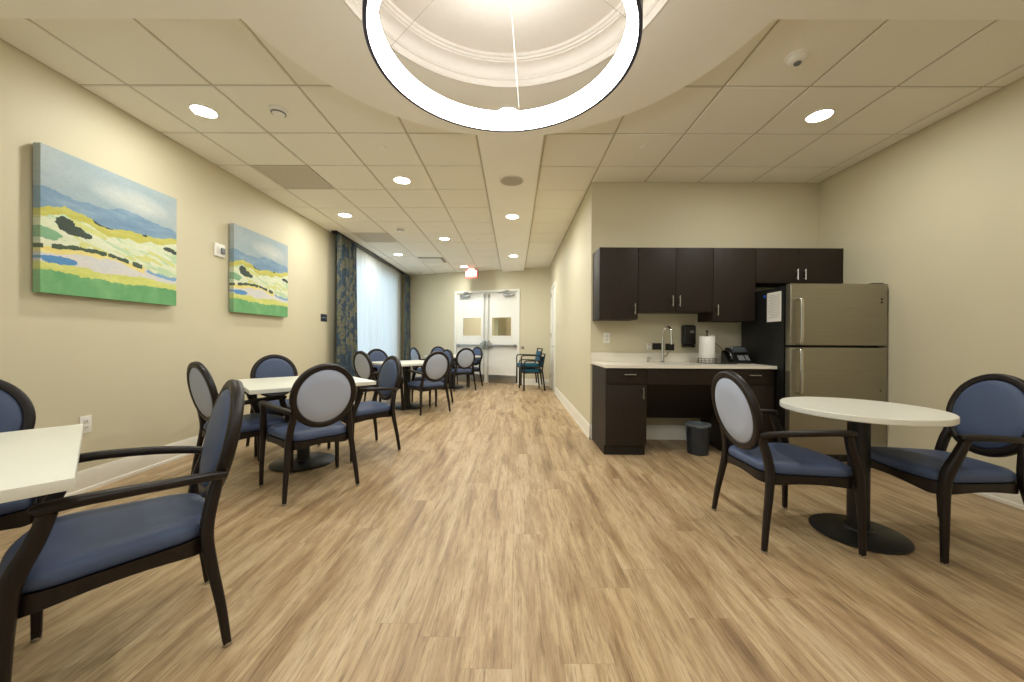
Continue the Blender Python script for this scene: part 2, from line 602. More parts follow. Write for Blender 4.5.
# coffer: stepped crown moulding up to a flat lid
bm = BM()
prof = [(RI + 0.001, ZS), (RI - 0.012, ZS - 0.004), (RI - 0.020, ZS + 0.012), (RI - 0.022, ZS + 0.045), (RI - 0.032, ZS + 0.050), (RI - 0.033, ZS + 0.060)]
for k in range(9):
    a = k / 8 * pi / 2
    prof.append((RI - 0.036 - 0.050 * (1 - cos(a)), ZS + 0.062 + 0.075 * sin(a)))
prof += [(RI - 0.094, ZS + 0.139), (RI - 0.095, ZS + 0.150), (RI - 0.106, ZS + 0.152), (RI - 0.110, ZS + 0.166), (RI - 0.122, ZS + 0.170), (RI - 0.124, ZS + 0.185), (RI - 0.124, ZCO)]
prof = [(r, ZS + (z - ZS) * 0.76) for r, z in prof[:-1]] + [prof[-1]]
lathe(bm, prof, 96, (RC[0], RC[1], 0))
struct('trim_1', bm, M_COFFER, ang=28)
bm = BM()
lathe(bm, [(0, ZCO), (RI - 0.12, ZCO), (RI - 0.12, ZCO + 0.03), (0, ZCO + 0.03)], 64, (RC[0], RC[1], 0))
struct('ceiling_coffer', bm, M_COFFER)
# the hole through the tile ceiling above the coffer
ceil = bpy.data.objects['ceiling']
cb = bmesh.new(); cb.from_mesh(ceil.data)
kill = [f for f in cb.faces if f.material_index == 0 and (f.calc_center_median().xy - Vector(RC)).length < 1.15]
bmesh.ops.delete(cb, geom=kill, context='FACES')
slab = [f for f in cb.faces if f.material_index == 1]
bmesh.ops.delete(cb, geom=slab, context='FACES')
zz = ZC + 0.010
ring_in = [cb.verts.new((RC[0] + (RI + .01) * cos(2 * pi * i / 48), RC[1] + (RI + .01) * sin(2 * pi * i / 48), zz)) for i in range(48)]
sq = []
x0, x1, y0, y1 = XL - .3, XR + .3, YB - .3, 13.2
for i in range(48):
    a = 2 * pi * i / 48
    dxr, dyr = cos(a), sin(a)
    tx = ((x1 if dxr > 0 else x0) - RC[0]) / dxr if abs(dxr) > 1e-6 else 1e9
    ty = ((y1 if dyr > 0 else y0) - RC[1]) / dyr if abs(dyr) > 1e-6 else 1e9
    tt = min(tx, ty)
    sq.append(cb.verts.new((RC[0] + dxr * tt, RC[1] + dyr * tt, zz)))
def corner(i, j):
    a, b = sq[i].co, sq[j].co
    on = lambda v: (abs(v.x - x0) < 1e-4, abs(v.x - x1) < 1e-4, abs(v.y - y0) < 1e-4, abs(v.y - y1) < 1e-4)
    A, B = on(a), on(b)
    if any(p and q for p, q in zip(A, B)):
        return None
    cx = x0 if (A[0] or B[0]) else x1
    cy = y0 if (A[2] or B[2]) else y1
    return cb.verts.new((cx, cy, zz))
for i in range(48):
    j = (i + 1) % 48
    c = corner(i, j)
    f = cb.faces.new([ring_in[i], sq[i]] + ([c] if c else []) + [sq[j], ring_in[j]])
    f.material_index = 1
cb.to_mesh(ceil.data); cb.free()

# roof over everything keeps the sky out
bm = BM()
box(bm, XL - .4, XR + .4, YB - .4, 13.4, ZCO + 0.06, ZCO + 0.16)
struct('ceiling_slab', bm, M_GRID, smooth=False)

# walls (with thickness, standing outside the room line)
HT = ZCO + 0.06
WY0, WY1, WZ0, WZ1 = 6.95, 9.75, 0.35, 2.72      # window opening in the left wall
bm = BM()
for (a, b, c, d) in ((YB - .3, WY0, 0, HT), (WY1, 13.2, 0, HT), (WY0, WY1, 0, WZ0), (WY0, WY1, WZ1, HT)):
    box(bm, XL - 0.16, XL, a, b, c, d)
struct('wall_left', bm, M_WALL, smooth=False)
bm = BM(); box(bm, XR, XR + 0.15, YB - .3, YK + .15, 0, HT); struct('wall_right', bm, M_WALL, smooth=False)
bm = BM(); box(bm, XC, XR, YK, YK + 0.15, 0, HT); struct('wall_kitchen', bm, M_WALL, smooth=False)
RW = (-2.95, -0.25, 0.45, 2.72)                    # added window behind the camera, unseen, lets daylight brighten the ceiling
bm = BM()
for (a, b, c, d) in ((XL, RW[0], 0, HT), (RW[1], XR, 0, HT), (RW[0], RW[1], 0, RW[2]), (RW[0], RW[1], RW[3], HT)):
    box(bm, a, b, YB - 0.15, YB, c, d)
struct('wall_rear', bm, M_WALL, smooth=False)
bm = BM()
nw = 2
for (a, b, c, d) in [(RW[0], RW[1], RW[2], RW[2] + .05), (RW[0], RW[1], RW[3] - .05, RW[3])] + [(RW[0] + (RW[1] - RW[0] - .05) * k / nw, RW[0] + (RW[1] - RW[0] - .05) * k / nw + .05, RW[2] + .05, RW[3] - .05) for k in range(nw + 1)]:
    box(bm, a, b, YB - 0.12, YB - 0.06, c, d, 0.003)
w2 = struct('added_fill_window', bm, M_TRIM)
for k in range(nw):
    a = RW[0] + (RW[1] - RW[0] - .05) * k / nw + .05
    bm = BM(); box(bm, a, a + (RW[1] - RW[0] - .05) / nw - .05, YB - 0.093, YB - 0.087, RW[2] + .05, RW[3] - .05)
    obj('window_pane', bm, M_GLASS, w2, smooth=False)
D2 = (7.93, 8.76, 2.33)                           # side door opening in the corridor wall
bm = BM()
for (a, b, c, d) in ((YK + .15, D2[0], 0, HT), (D2[1], 13.2, 0, HT), (D2[0], D2[1], D2[2], HT)):
    box(bm, XC, XC + 0.15, a, b, c, d)
struct('wall_corridor', bm, M_WALL, smooth=False)

# far wall: slanted, built in its own frame (x right along the wall, y away from the room)
FA = -math.atan(0.345)
FM = Matrix.Translation((0, 9.45, 0)) @ Matrix.Rotation(FA, 4, 'Z')
def frame_far(o):
    o.location = (0, 9.45, 0)
    o.rotation_euler = (0, 0, FA)
DC, DH, DT = -0.775, 0.875, 2.375
bm = BM()
for (a, b, c, d) in ((-3.40, DC - DH, 0, HT), (DC + DH, 0.95, 0, HT), (DC - DH, DC + DH, DT, HT)):
    box(bm, a, b, 0, 0.14, c, d)
frame_far(struct('wall_far', bm, M_WALL, smooth=False))

# hallway seen through the door panes
bm = BM()
box(bm, -3.3, 0.95, 2.6, 2.72, 0, HT)
box(bm, -0.62, -0.50, 0.14, 2.6, 0, HT)
o = struct('wall_hall', bm, M_WALL, smooth=False); frame_far(o)

# baseboards: flat board with a small moulded cap
def baseboard(name, pts, inward, h=0.16):
    bm = BM()
    prof = [(0.0005, 0.0), (0.018, 0.0), (0.018, 0.022), (0.013, 0.03), (0.013, h - 0.028), (0.009, h - 0.014), (0.006, h), (0.0005, h)]
    (x0, y0), (x1, y1) = pts
    ix, iy = inward
    A = [bm.verts.new((x0 + ix * d, y0 + iy * d, z)) for d, z in prof]
    B = [bm.verts.new((x1 + ix * d, y1 + iy * d, z)) for d, z in prof]
    L = len(prof)
    for i in range(L):
        bm.faces.new([A[i], A[(i + 1) % L], B[(i + 1) % L], B[i]])
    bm.faces.new(A); bm.faces.new(list(reversed(B)))
    return struct(name, bm, M_TRIM, ang=20)
baseboard('baseboard_left', ((XL, YB), (XL, yfar(XL))), (1, 0))
baseboard('baseboard_right', ((XR, YB), (XR, YK)), (-1, 0))
baseboard('baseboard_kitchen', ((XC - 0.012, YK), (XR, YK)), (0, -1))
baseboard('baseboard_corridor', ((XC, YK - 0.018), (XC, D2[0] - 0.06)), (-1, 0))
fn = Vector((-sin(-FA), -cos(-FA), 0))
fn = Vector((sin(FA), -cos(FA), 0))
def fpt(x):
    p = FM @ Vector((x, 0, 0)); return (p.x, p.y)
baseboard('baseboard_far', (fpt(DC + DH + 0.06), fpt(0.93)), (fn.x, fn.y))
baseboard('baseboard_far_left', (fpt(-3.32), fpt(DC - DH - 0.06)), (fn.x, fn.y))

# window behind the sheers
bm = BM()
fr = 0.05
for (a, b, c, d) in ((WY0, WY0 + fr, WZ0, WZ1), (WY1 - fr, WY1, WZ0, WZ1), (WY0, WY1, WZ0, WZ0 + fr), (WY0, WY1, WZ1 - fr, WZ1), ((WY0 + WY1) / 2 - .03, (WY0 + WY1) / 2 + .03, WZ0, WZ1)):
    box(bm, XL - 0.13, XL - 0.07, a, b, c, d, 0.004)
w1 = struct('window_1', bm, M_TRIM)
for a, b in ((WY0 + fr, (WY0 + WY1) / 2 - .03), ((WY0 + WY1) / 2 + .03, WY1 - fr)):
    bm = BM(); box(bm, XL - 0.103, XL - 0.097, a, b, WZ0 + fr, WZ1 - fr)
    obj('window_pane', bm, M_GLASS, w1, smooth=False)
bm = BM(); box(bm, XL - 0.07, XL + 0.03, WY0 - .02, WY1 + .02, WZ0 - 0.03, WZ0, 0.005)
obj('window_sill', bm, M_TRIM, w1)

# ------------------------------------------------------------------ doors
bm = BM()
fw = 0.05
box(bm, DC - DH - fw, DC - DH + 0.012, -0.018, 0.15, 0, DT + fw, 0.003)
box(bm, DC + DH - 0.012, DC + DH + fw, -0.018, 0.15, 0, DT + fw, 0.003)
box(bm, DC - DH + 0.012, DC + DH - 0.012, -0.018, 0.15, DT - 0.012, DT + fw, 0.003)
d1 = struct('door_1', bm, M_DOOR); frame_far(d1)
for s in (-1, 1):
    a, b = 0.004, DH - 0.015                     # from the meeting edge outwards
    pa, pb, pz0, pz1 = 0.135, 0.705, 1.215, 1.725
    bm = BM()
    def lbox(x0, x1, y0, y1, z0, z1, bev=0.0, mi=0):
        X0, X1 = sorted((DC + s * x0, DC + s * x1))
        box(bm, X0, X1, y0, y1, z0, z1, bev, mi)
    for (x0, x1, z0, z1) in ((a, pa, .006, DT - .015), (pb, b, .006, DT - .015), (pa, pb, .006, pz0), (pa, pb, pz1, DT - .015)):
        lbox(x0, x1, 0.03, 0.075, z0, z1)
    leaf = obj('door_leaf', bm, M_DOOR, d1, smooth=False)
    bm = BM()
    for (x0, x1, z0, z1) in ((pa - .02, pa + .02, pz0 - .02, pz1 + .02), (pb - .02, pb + .02, pz0 - .02, pz1 + .02), (pa, pb, pz0 - .02, pz0 + .02), (pa, pb, pz1 - .02, pz1 + .02)):
        lbox(x0, x1, 0.024, 0.081, z0, z1, 0.003)
    obj('pane_frame', bm, M_DOOR, leaf)
    bm = BM(); lbox(pa + .02, pb - .02, 0.05, 0.056, pz0 + .02, pz1 - .02); obj('glass_pane', bm, M_GLASS, leaf, smooth=False)
    bm = BM(); lbox(0.06, b - .02, 0.0255, 0.0295, 0.012, 0.215, 0.001); obj('kick_plate', bm, M_HINGE, leaf)
    bm = BM()
    lbox(0.14, b - 0.03, -0.055, -0.012, 0.955, 1.005, 0.006)
    lbox(b - 0.09, b - 0.02, -0.055, 0.03, 0.945, 1.015, 0.006)
    lbox(0.03, 0.15, -0.06, 0.03, 0.93, 1.05, 0.008)
    lbox(0.02, 0.10, -0.062, 0.03, 0.90, 1.10, 0.012)
    obj('panic_bar', bm, M_HINGE, leaf)
    bm = BM()
    tube(bm, [(DC + s * 0.06, -0.005, 1.10), (DC + s * 0.06, -0.005, DT - 0.06)], 0.009, 8)
    lbox(0.04, 0.08, -0.02, 0.03, DT - 0.13, DT - 0.04, 0.006)
    tube(bm, [(DC + s * 0.06, -0.005, 0.05), (DC + s * 0.06, -0.005, 0.90)], 0.006, 8)
    obj('latch_rod', bm, M_HINGE, leaf)
    bm = BM()
    lbox(b - 0.38, b - 0.10, -0.03, 0.029, DT - 0.125, DT - 0.06, 0.008)
    tube(bm, [(DC + s * (b - 0.22), -0.02, DT - 0.055), (DC + s * (b - 0.50), -0.10, DT - 0.045), (DC + s * (b - 0.28), -0.03, DT + 0.015)], 0.010, 6)
    lbox(b - 0.33, b - 0.23, -0.05, -0.019, DT - 0.005, DT + 0.03, 0.004)
    obj('door_closer', bm, M_HINGE, leaf)

# side door in the corridor wall
bm = BM()
for (a, b, c, d) in ((D2[0] - .05, D2[0] + .012, 0, D2[2] + .05), (D2[1] - .012, D2[1] + .05, 0, D2[2] + .05), (D2[0] + .012, D2[1] - .012, D2[2] - .012, D2[2] + .05)):
    box(bm, XC - 0.016, XC + 0.14, a, b, c, d, 0.003)
d2 = struct('door_2', bm, M_DOOR)
bm = BM(); box(bm, XC + 0.004, XC + 0.05, D2[0] + .015, D2[1] - .015, 0.008, D2[2] - .015, 0.002)
leaf = obj('door_leaf', bm, M_DOOR, d2)
for z in (0.30, 1.25, 2.18):
    bm = BM(); lathe(bm, [(0, z - .05), (.009, z - .05), (.009, z + .05), (0, z + .05)], 10, (XC - 0.012, D2[1] - 0.008, 0)); obj('hinge', bm, M_HINGE, d2)
bm = BM()
box(bm, XC - 0.004, XC + 0.003, D2[0] + .055, D2[0] + .115, 0.93, 1.13, 0.003)
tube(bm, [(XC - 0.002, D2[0] + .085, 1.0), (XC - 0.055, D2[0] + .085, 1.0), (XC - 0.06, D2[0] + .10, 1.0), (XC - 0.06, D2[0] + .20, 1.0)], 0.010, 8, ref=(0, 0, 1))
obj('lever_handle', bm, M_HINGE, leaf)

# ------------------------------------------------------------------ dining armchair
SD = -0.013      # seat drop
def seat_outline(k=1.0, off=0.0):
    half = [(-0.222, 0.0), (-0.222, 0.205), (0.02, 0.238), (0.232, 0.268), (0.270, 0.15), (0.288, 0.0)]
    poly = half + [(x, -y) for x, y in reversed(half[1:-1])]
    poly = chaikin(poly, 3)
    cx = 0.02
    out = []
    for x, y in poly:
        v = Vector((x - cx, y))
        L = v.length
        v *= (L * k + off) / L
        out.append((cx + v.x, v.y))
    return out

LEAN = rad(12)
BC = Vector((-0.262, 0, 0.720))
UPV = Vector((-sin(LEAN), 0, cos(LEAN)))
NRM = Vector((cos(LEAN), 0, sin(LEAN)))
def oval(a, b, off, n=56):
    # slightly concave towards the sitter at the sides
    return [BC + Vector((0, 1, 0)) * (a * cos(2 * pi * i / n)) + UPV * (b * sin(2 * pi * i / n)) + NRM * off for i in range(n)]

def make_chair(label, group):
    t = thing('dining_armchair', label, 'chair', group=group)
    # cushion
    bm = BM()
    lay = [(0.955, 0.416), (0.985, 0.426), (0.992, 0.444), (0.975, 0.460), (0.92, 0.472), (0.80, 0.480), (0.55, 0.486), (0.25, 0.488)]
    rings_mesh(bm, [[(x, y, z + SD) for x, y in seat_outline(k)] for k, z in lay])
    obj('seat', bm, M_BLUE, t, ang=60)
    # seat rail with arched lower edge
    bm = BM()
    o1, o0 = seat_outline(1.0, 0.004), seat_outline(0.93)
    def low(x, y):
        u = (x + 0.222) / 0.49
        v = y / 0.26
        return SD + 0.350 + 0.026 * max(0, 1 - abs(2 * u - 1) ** 2.0) * (abs(v) > 0.5) + 0.03 * max(0, 1 - (v / 0.8) ** 2) * (abs(v) <= 0.8)
    rings_mesh(bm, [[(x, y, 0.412 + SD) for x, y in o0], [(x, y, 0.419 + SD) for x, y in o1], [(x, y, low(x, y)) for x, y in o1], [(x, y, low(x, y)) for x, y in o0]])
    obj('seat_rail', bm, M_CHAIRWOOD, t, ang=50)
    # oval back: wooden hoop, blue front pad, grey rear pad
    bm = BM()
    sweep(bm, oval(0.203, 0.217, 0.0), (0.044, 0.044), ref=tuple(NRM), n=12, power=3.2, closed=True)
    obj('back_frame', bm, M_CHAIRWOOD, t, ang=50)
    bm = BM()
    rings_mesh(bm, [oval(0.186, 0.199, 0.0), oval(0.184, 0.197, 0.016), oval(0.176, 0.189, 0.024), oval(0.14, 0.158, 0.031), oval(0.07, 0.08, 0.034)])
    obj('back_pad', bm, M_BLUE, t, ang=60, label='blue vinyl front of the backrest')
    bm = BM()
    rings_mesh(bm, [oval(0.186, 0.199, -0.001), oval(0.184, 0.197, -0.013), oval(0.174, 0.187, -0.019), oval(0.10, 0.115, -0.023)])
    obj('back_panel', bm, M_GREY, t, ang=60, label='light grey rear of the backrest')
    for s in (-1, 1):
        bm = BM()
        p = catmull([(-0.250, s * 0.250, 0.0), (-0.232, s * 0.238, 0.15), (-0.206, s * 0.222, 0.31), (-0.194, s * 0.209, 0.42), (-0.208, s * 0.197, 0.52), (-0.229, s * 0.187, 0.60), (-0.247, s * 0.196, 0.665)], 5)
        n = len(p)
        sz = [(0.026 + 0.018 * min(1, i / (n * .45)) - 0.012 * max(0, (i - n * .7) / (n * .3)), 0.026 + 0.016 * min(1, i / (n * .5)) - 0.014 * max(0, (i - n * .7) / (n * .3))) for i in range(n)]
        p[0].z = 0.010
        sweep(bm, p, sz, n=12, power=3.2)
        lg = obj('leg', bm, M_CHAIRWOOD, t, ang=50)
        bm = BM(); lathe(bm, [(0, 0), (0.013, 0), (0.015, 0.004), (0.014, 0.014), (0, 0.014)], 16, (-0.250, s * 0.250, 0)); obj('foot_glide', bm, M_NICKEL, lg, label='metal foot glide')
        bm = BM()
        p = catmull([(0.245, s * 0.280, 0.0), (0.242, s * 0.277, 0.20), (0.236, s * 0.270, 0.37), (0.226, s * 0.270, 0.46), (0.186, s * 0.279, 0.56), (0.160, s * 0.288, 0.638)], 5)
        n = len(p)
        sz = [(0.026 + 0.020 * min(1, i / (n * .6)) - 0.012 * max(0, (i - n * .6) / (n * .4)), 0.026 + 0.024 * min(1, i / (n * .6)) - 0.014 * max(0, (i - n * .6) / (n * .4))) for i in range(n)]
        p[0].z = 0.010
        sweep(bm, p, sz, n=12, power=3.2)
        lg = obj('leg', bm, M_CHAIRWOOD, t, ang=50)
        bm = BM(); lathe(bm, [(0, 0), (0.013, 0), (0.015, 0.004), (0.014, 0.014), (0, 0.014)], 16, (0.245, s * 0.280, 0)); obj('foot_glide', bm, M_NICKEL, lg, label='metal foot glide')
        bm = BM()
        p = catmull([(-0.246, s * 0.207, 0.618), (-0.19, s * 0.232, 0.630), (-0.08, s * 0.268, 0.643), (0.05, s * 0.288, 0.652), (0.13, s * 0.292, 0.653), (0.178, s * 0.290, 0.648), (0.190, s * 0.289, 0.642)], 5)
        n = len(p)
        sz = []
        for i in range(n):
            u = i / (n - 1)
            w = 0.030 + 0.016 * sin(pi * min(1, u * 1.0)) + 0.006 * u
            h = 0.030 + 0.006 * u
            if i >= n - 5:
                q = 1 - ((i - (n - 5)) / 4.0) ** 2 * 0.75
                w *= q; h *= q
            sz.append((w, h))
        sweep(bm, p, sz, n=12, power=2.8)
        obj('arm', bm, M_CHAIRWOOD, t, ang=50)
    return t

GRP = 'oval-back dining armchairs'
CH = [
    ((-1.403, 1.352), 226, 'large foreground oval-back armchair on the room side of the nearest left table'),
    ((-2.37, 1.53), 320, 'oval-back armchair cut by the left picture edge, facing us behind the nearest left table'),
    ((-1.554, 2.85), 136, 'oval-back armchair with its light grey back to us at the second square table'),
    ((-2.215, 3.02), 58, 'oval-back armchair near the left wall seen edge-on from behind, left of the second square table'),
    ((-2.42, 3.86), 317, 'oval-back armchair showing its blue front behind the second square table, beside the left wall'),
    ((-1.509, 3.748), 226, 'oval-back armchair seen sideways on the right of the second square table, facing left'),
    ((-1.344, 5.80), 131, 'oval-back armchair with its light grey back to us at the third square table'),
    ((-2.12, 5.78), 56, 'oval-back armchair just in front of the near patterned curtain, left of the third square table'),
    ((-2.31, 6.61), 317, 'oval-back armchair showing its blue front before the sheer curtain at the third square table'),
    ((-1.43, 6.55), 226, 'oval-back armchair half hidden behind the grey-backed chair at the third square table'),
    ((-1.178, 8.306), 118, 'oval-back armchair with its light grey back to us at the farthest table'),
    ((-2.02, 8.50), 42, 'oval-back armchair at the farthest table, leftmost, beside the far patterned curtain'),
    ((-1.78, 9.28), 305, 'oval-back armchair facing us behind the farthest table, before the far wall'),
    ((-1.12, 9.045), 226, 'oval-back armchair showing its blue front right before the white double door'),
    ((1.592, 2.235), 0, 'oval-back armchair left of the round table, its light grey back half turned to us'),
    ((2.460, 2.150), 175, 'oval-back armchair right of the round table by the right wall, blue front facing left'),
]
c0 = make_chair(CH[0][2], GRP)
for i, ((x, y), a, lb) in enumerate(CH):
    if i == 0:
        c0.location = (x, y, 0); c0.rotation_euler = (0, 0, rad(a))
    else:
        dup(c0, (x, y, 0), rad(a), lb, GRP)

# ------------------------------------------------------------------ tables
def make_table(name, label, loc, rz, square=0.945, rbase=0.265, rtop=None, group=None):
    t = thing(name, label, 'table', loc, rz, group)
    bm = BM()
    if rtop:
        lathe(bm, [(0, 0.716), (rtop - .004, 0.716), (rtop, 0.720), (rtop, 0.746), (rtop - .003, 0.750), (0, 0.750)], 72)
    else:
        h = square / 2
        box(bm, -h, h, -h, h, 0.717, 0.750, 0.004)
    obj('tabletop', bm, M_TABLE, t, ang=30)
    bm = BM()
    lathe(bm, [(0.0, 0.030), (0.052, 0.030), (0.052, 0.695), (0.0, 0.695)], 32)
    obj('column', bm, M_BLACK, t)
    bm = BM()
    lathe(bm, [(0, 0.004), (rbase - .006, 0.004), (rbase, 0.008), (rbase, 0.014), (rbase - .010, 0.019), (0.10, 0.028), (0.07, 0.034), (0.066, 0.046), (0.0, 0.046)], 64)
    for a in range(4):
        lathe(bm, [(0, 0), (0.018, 0), (0.018, 0.006), (0, 0.006)], 12, ((rbase - .05) * cos(a * pi / 2), (rbase - .05) * sin(a * pi / 2), 0))
    obj('base_plate', bm, M_BLACK, t)
    bm = BM()
    for a in (0, pi / 2):
        box(bm, -0.24, 0.24, -0.024, 0.024, 0.690, 0.7155, 0.004, M=Matrix.Rotation(a + pi / 4, 4, 'Z'))
    obj('support_bracket', bm, M_BLACK, t)
    return t
TG = 'square white dining tables'
make_table('square_table', 'nearest square white table cut by the left picture edge', (-1.855, 0.957, 0), rad(48.5), group=TG)
make_table('square_table', 'second square white table from the camera, near the left wall paintings', (-1.915, 3.37, 0), rad(43.5), group=TG)
make_table('square_table', 'third square white table from the camera, in front of the sheer curtain', (-1.77, 6.17, 0), rad(44), group=TG)
make_table('square_table', 'farthest square white table, in front of the double door', (-1.45, 8.75, 0), rad(44), group=TG)
make_table('round_table', 'round white pedestal table between two armchairs on the right', (2.036, 2.197, 0), 0, rbase=0.228, rtop=0.38)

# ------------------------------------------------------------------ teal stacking chairs
def make_teal(label, loc, rz, group):
    t = thing('stacking_chair', label, 'chair', loc, rz, group)
    bm = BM()
    box(bm, -0.20, 0.235, -0.198, 0.198, 0.402, 0.478, 0.022, seg=3)
    obj('seat', bm, M_TEAL, t)
    bm = BM()
    Mb = Matrix.Translation((-0.232, 0, 0.632)) @ Matrix.Rotation(-rad(9), 4, 'Y')
    box(bm, -0.02, 0.02, -0.195, 0.195, -0.125, 0.125, 0.015, seg=3, M=Mb)
    obj('backrest', bm, M_TEAL, t)
    bm = BM()
    top = [(-0.20, -0.205, 0.43), (-0.222, -0.207, 0.58), (-0.250, -0.207, 0.73), (-0.262, -0.200, 0.795), (-0.264, -0.18, 0.810), (-0.264, 0.18, 0.810), (-0.262, 0.200, 0.795), (-0.250, 0.207, 0.73), (-0.222, 0.207, 0.58), (-0.20, 0.205, 0.43)]
    sweep(bm, catmull(top, 4), (0.028, 0.028), ref=(1, 0, 0), n=8, power=3)
    for s in (-1, 1):
        tube(bm, [(-0.20, s * 0.178, 0.390), (0.23, s * 0.178, 0.390)], 0.012, 8)
    tube(bm, [(0.215, -0.230, 0.390), (0.215, 0.230, 0.390)], 0.012, 8)
    obj('frame', bm, M_BLACKMETAL, t)
    for s in (-1, 1):
        bm = BM(); tube(bm, [(-0.255, s * 0.240, 0.008), (-0.20, s * 0.222, 0.43)], 0.0175, 10); lg = obj('leg', bm, M_BLACKMETAL, t)
        bm = BM(); lathe(bm, [(0, 0), (.018, 0), (.018, .012), (0, .012)], 12, (-0.255, s * 0.240, 0)); obj('foot_cap', bm, M_BLKPLASTIC, lg)
        bm = BM(); tube(bm, [(0.225, s * 0.240, 0.008), (0.225, s * 0.240, 0.43)], 0.0175, 10); lg = obj('leg', bm, M_BLACKMETAL, t)
        bm = BM(); lathe(bm, [(0, 0), (.018, 0), (.018, .012), (0, .012)], 12, (0.225, s * 0.240, 0)); obj('foot_cap', bm, M_BLKPLASTIC, lg)
        bm = BM()
        sweep(bm, catmull([(0.225, s * 0.243, 0.42), (0.225, s * 0.262, 0.60), (0.205, s * 0.266, 0.650), (0.15, s * 0.268, 0.664), (-0.10, s * 0.258, 0.660), (-0.232, s * 0.212, 0.655)], 5), (0.028, 0.026), ref=(0, 1, 0), n=8, power=3)
        obj('arm', bm, M_BLACKMETAL, t)
    return t
tg = 'stacked teal armchairs'
tl = make_teal('lower teal stacking armchair by the double door, feet on the floor', (0.40, 8.50, 0), rad(191), tg)
fx, fy = cos(rad(191)), sin(rad(191))
dup(tl, (0.40 + 0.066 * fx, 8.50 + 0.066 * fy, 0.122), rad(191), 'upper teal stacking armchair, nested on top of the other teal chair', tg)

# ------------------------------------------------------------------ kitchenette
G = 0.003
def pull(bm, p, axis, L=0.10):
    """small bar pull in front of a face at p, standing out towards -Y"""
    x, y, z = p
    h = L / 2
    d = Vector((1, 0, 0)) if axis == 'x' else Vector((0, 0, 1))
    c = Vector((x, y - 0.028, z))
    tube(bm, [c - d * h, c + d * h], 0.0052, 8)
    for s in (-1, 1):
        q = Vector((x, y, z)) + d * (s * (h - 0.018))
        tube(bm, [q, q + Vector((0, -0.028, 0))], 0.0045, 8)

def wall_cabinet(label, x0, x1, z0, z1, doors, yf=3.93, group='dark wall cabinets'):
    t = thing('wall_cabinet', label, 'cabinet', ((x0 + x1) / 2, YK - 0.002, z0), 0, group)
    o = Vector(((x0 + x1) / 2, YK - 0.002, z0))
    bm = BM()
    w = (x1 - x0) / 2 - 0.0008
    box(bm, -w, w, yf + 0.021 - o.y, -0.0005, 0, z1 - z0, 0.001)
    obj('body', bm, M_CAB, t, ang=20)
    for a, b, hx in doors:
        bm = BM()
        box(bm, a + 0.0015 - o.x, b - 0.0015 - o.x, yf - o.y, yf + 0.0195 - o.y, 0.002, z1 - z0 - 0.002, 0.0015)
        d = obj('door', bm, M_CAB, t, ang=20)
        bm = BM(); pull(bm, (hx - o.x, yf - o.y, 0.045 + 0.065 if z1 - z0 > 0.5 else 0.03 + 0.06), 'z', 0.115); obj('handle', bm, M_NICKEL, d)
    return t
wall_cabinet('leftmost tall dark wall cabinet with one door, next to the corridor corner', 0.898, 1.307, 1.354, 2.117, [(0.898, 1.307, 1.272)])
wall_cabinet('shorter two-door dark wall cabinet above the sink', 1.309, 2.098, 1.440, 2.117, [(1.309, 1.705, 1.668), (1.705, 2.098, 1.742)])
wall_cabinet('tall dark wall cabinet with one door above the telephone', 2.100, 2.545, 1.345, 2.117, [(2.100, 2.545, 2.14)])
wall_cabinet('wide low two-door dark wall cabinet above the refrigerator', 2.548, 3.465, 1.745, 2.117, [(2.548, 3.008, 2.970), (3.008, 3.465, 3.052)])

YF = 3.625    # face of the base doors
def base_cabinet(label, x0, x1, yb=YK - 0.020):
    t = thing('base_cabinet', label, 'cabinet', ((x0 + x1) / 2, YK, 0), 0, 'dark base cabinets')
    ox, oy = (x0 + x1) / 2, YK
    w = (x1 - x0) / 2
    bm = BM()
    box(bm, -w, w, YF + 0.021 - oy, yb - oy, 0.10, 0.862, 0.001)
    box(bm, -w, -w + 0.018, YF + 0.052 - oy, yb - oy, 0, 0.0995)
    box(bm, w - 0.018, w, YF + 0.052 - oy, yb - oy, 0, 0.0995)
    obj('body', bm, M_CAB, t, smooth=False)
    bm = BM(); box(bm, -w + .0185, w - .0185, YF + 0.052 - oy, YF + 0.07 - oy, 0.0, 0.0995); obj('toe_kick', bm, M_CABIN, t, smooth=False)
    bm = BM(); box(bm, -w + .002, w - .002, YF - oy, YF + 0.0195 - oy, 0.703, 0.858, 0.0015); d = obj('drawer', bm, M_CAB, t, ang=20)
    bm = BM(); pull(bm, (0.03 if x0 < 1.5 else 0.0, YF - oy, 0.80), 'x', 0.115); obj('handle', bm, M_NICKEL, d)
    bm = BM(); box(bm, -w + .002, w - .002, YF - oy, YF + 0.0195 - oy, 0.104, 0.699, 0.0015); d = obj('door', bm, M_CAB, t, ang=20)
    bm = BM(); pull(bm, ((w - 0.04) if x0 < 1.5 else (-w + 0.04), YF - oy, 0.62), 'z', 0.115); obj('handle', bm, M_NICKEL, d)
    return t
base_cabinet('dark base cabinet left of the knee space, at the corridor corner', 0.897, 1.300)
base_cabinet('dark base cabinet right of the knee space, beside the refrigerator', 2.135, 2.538)

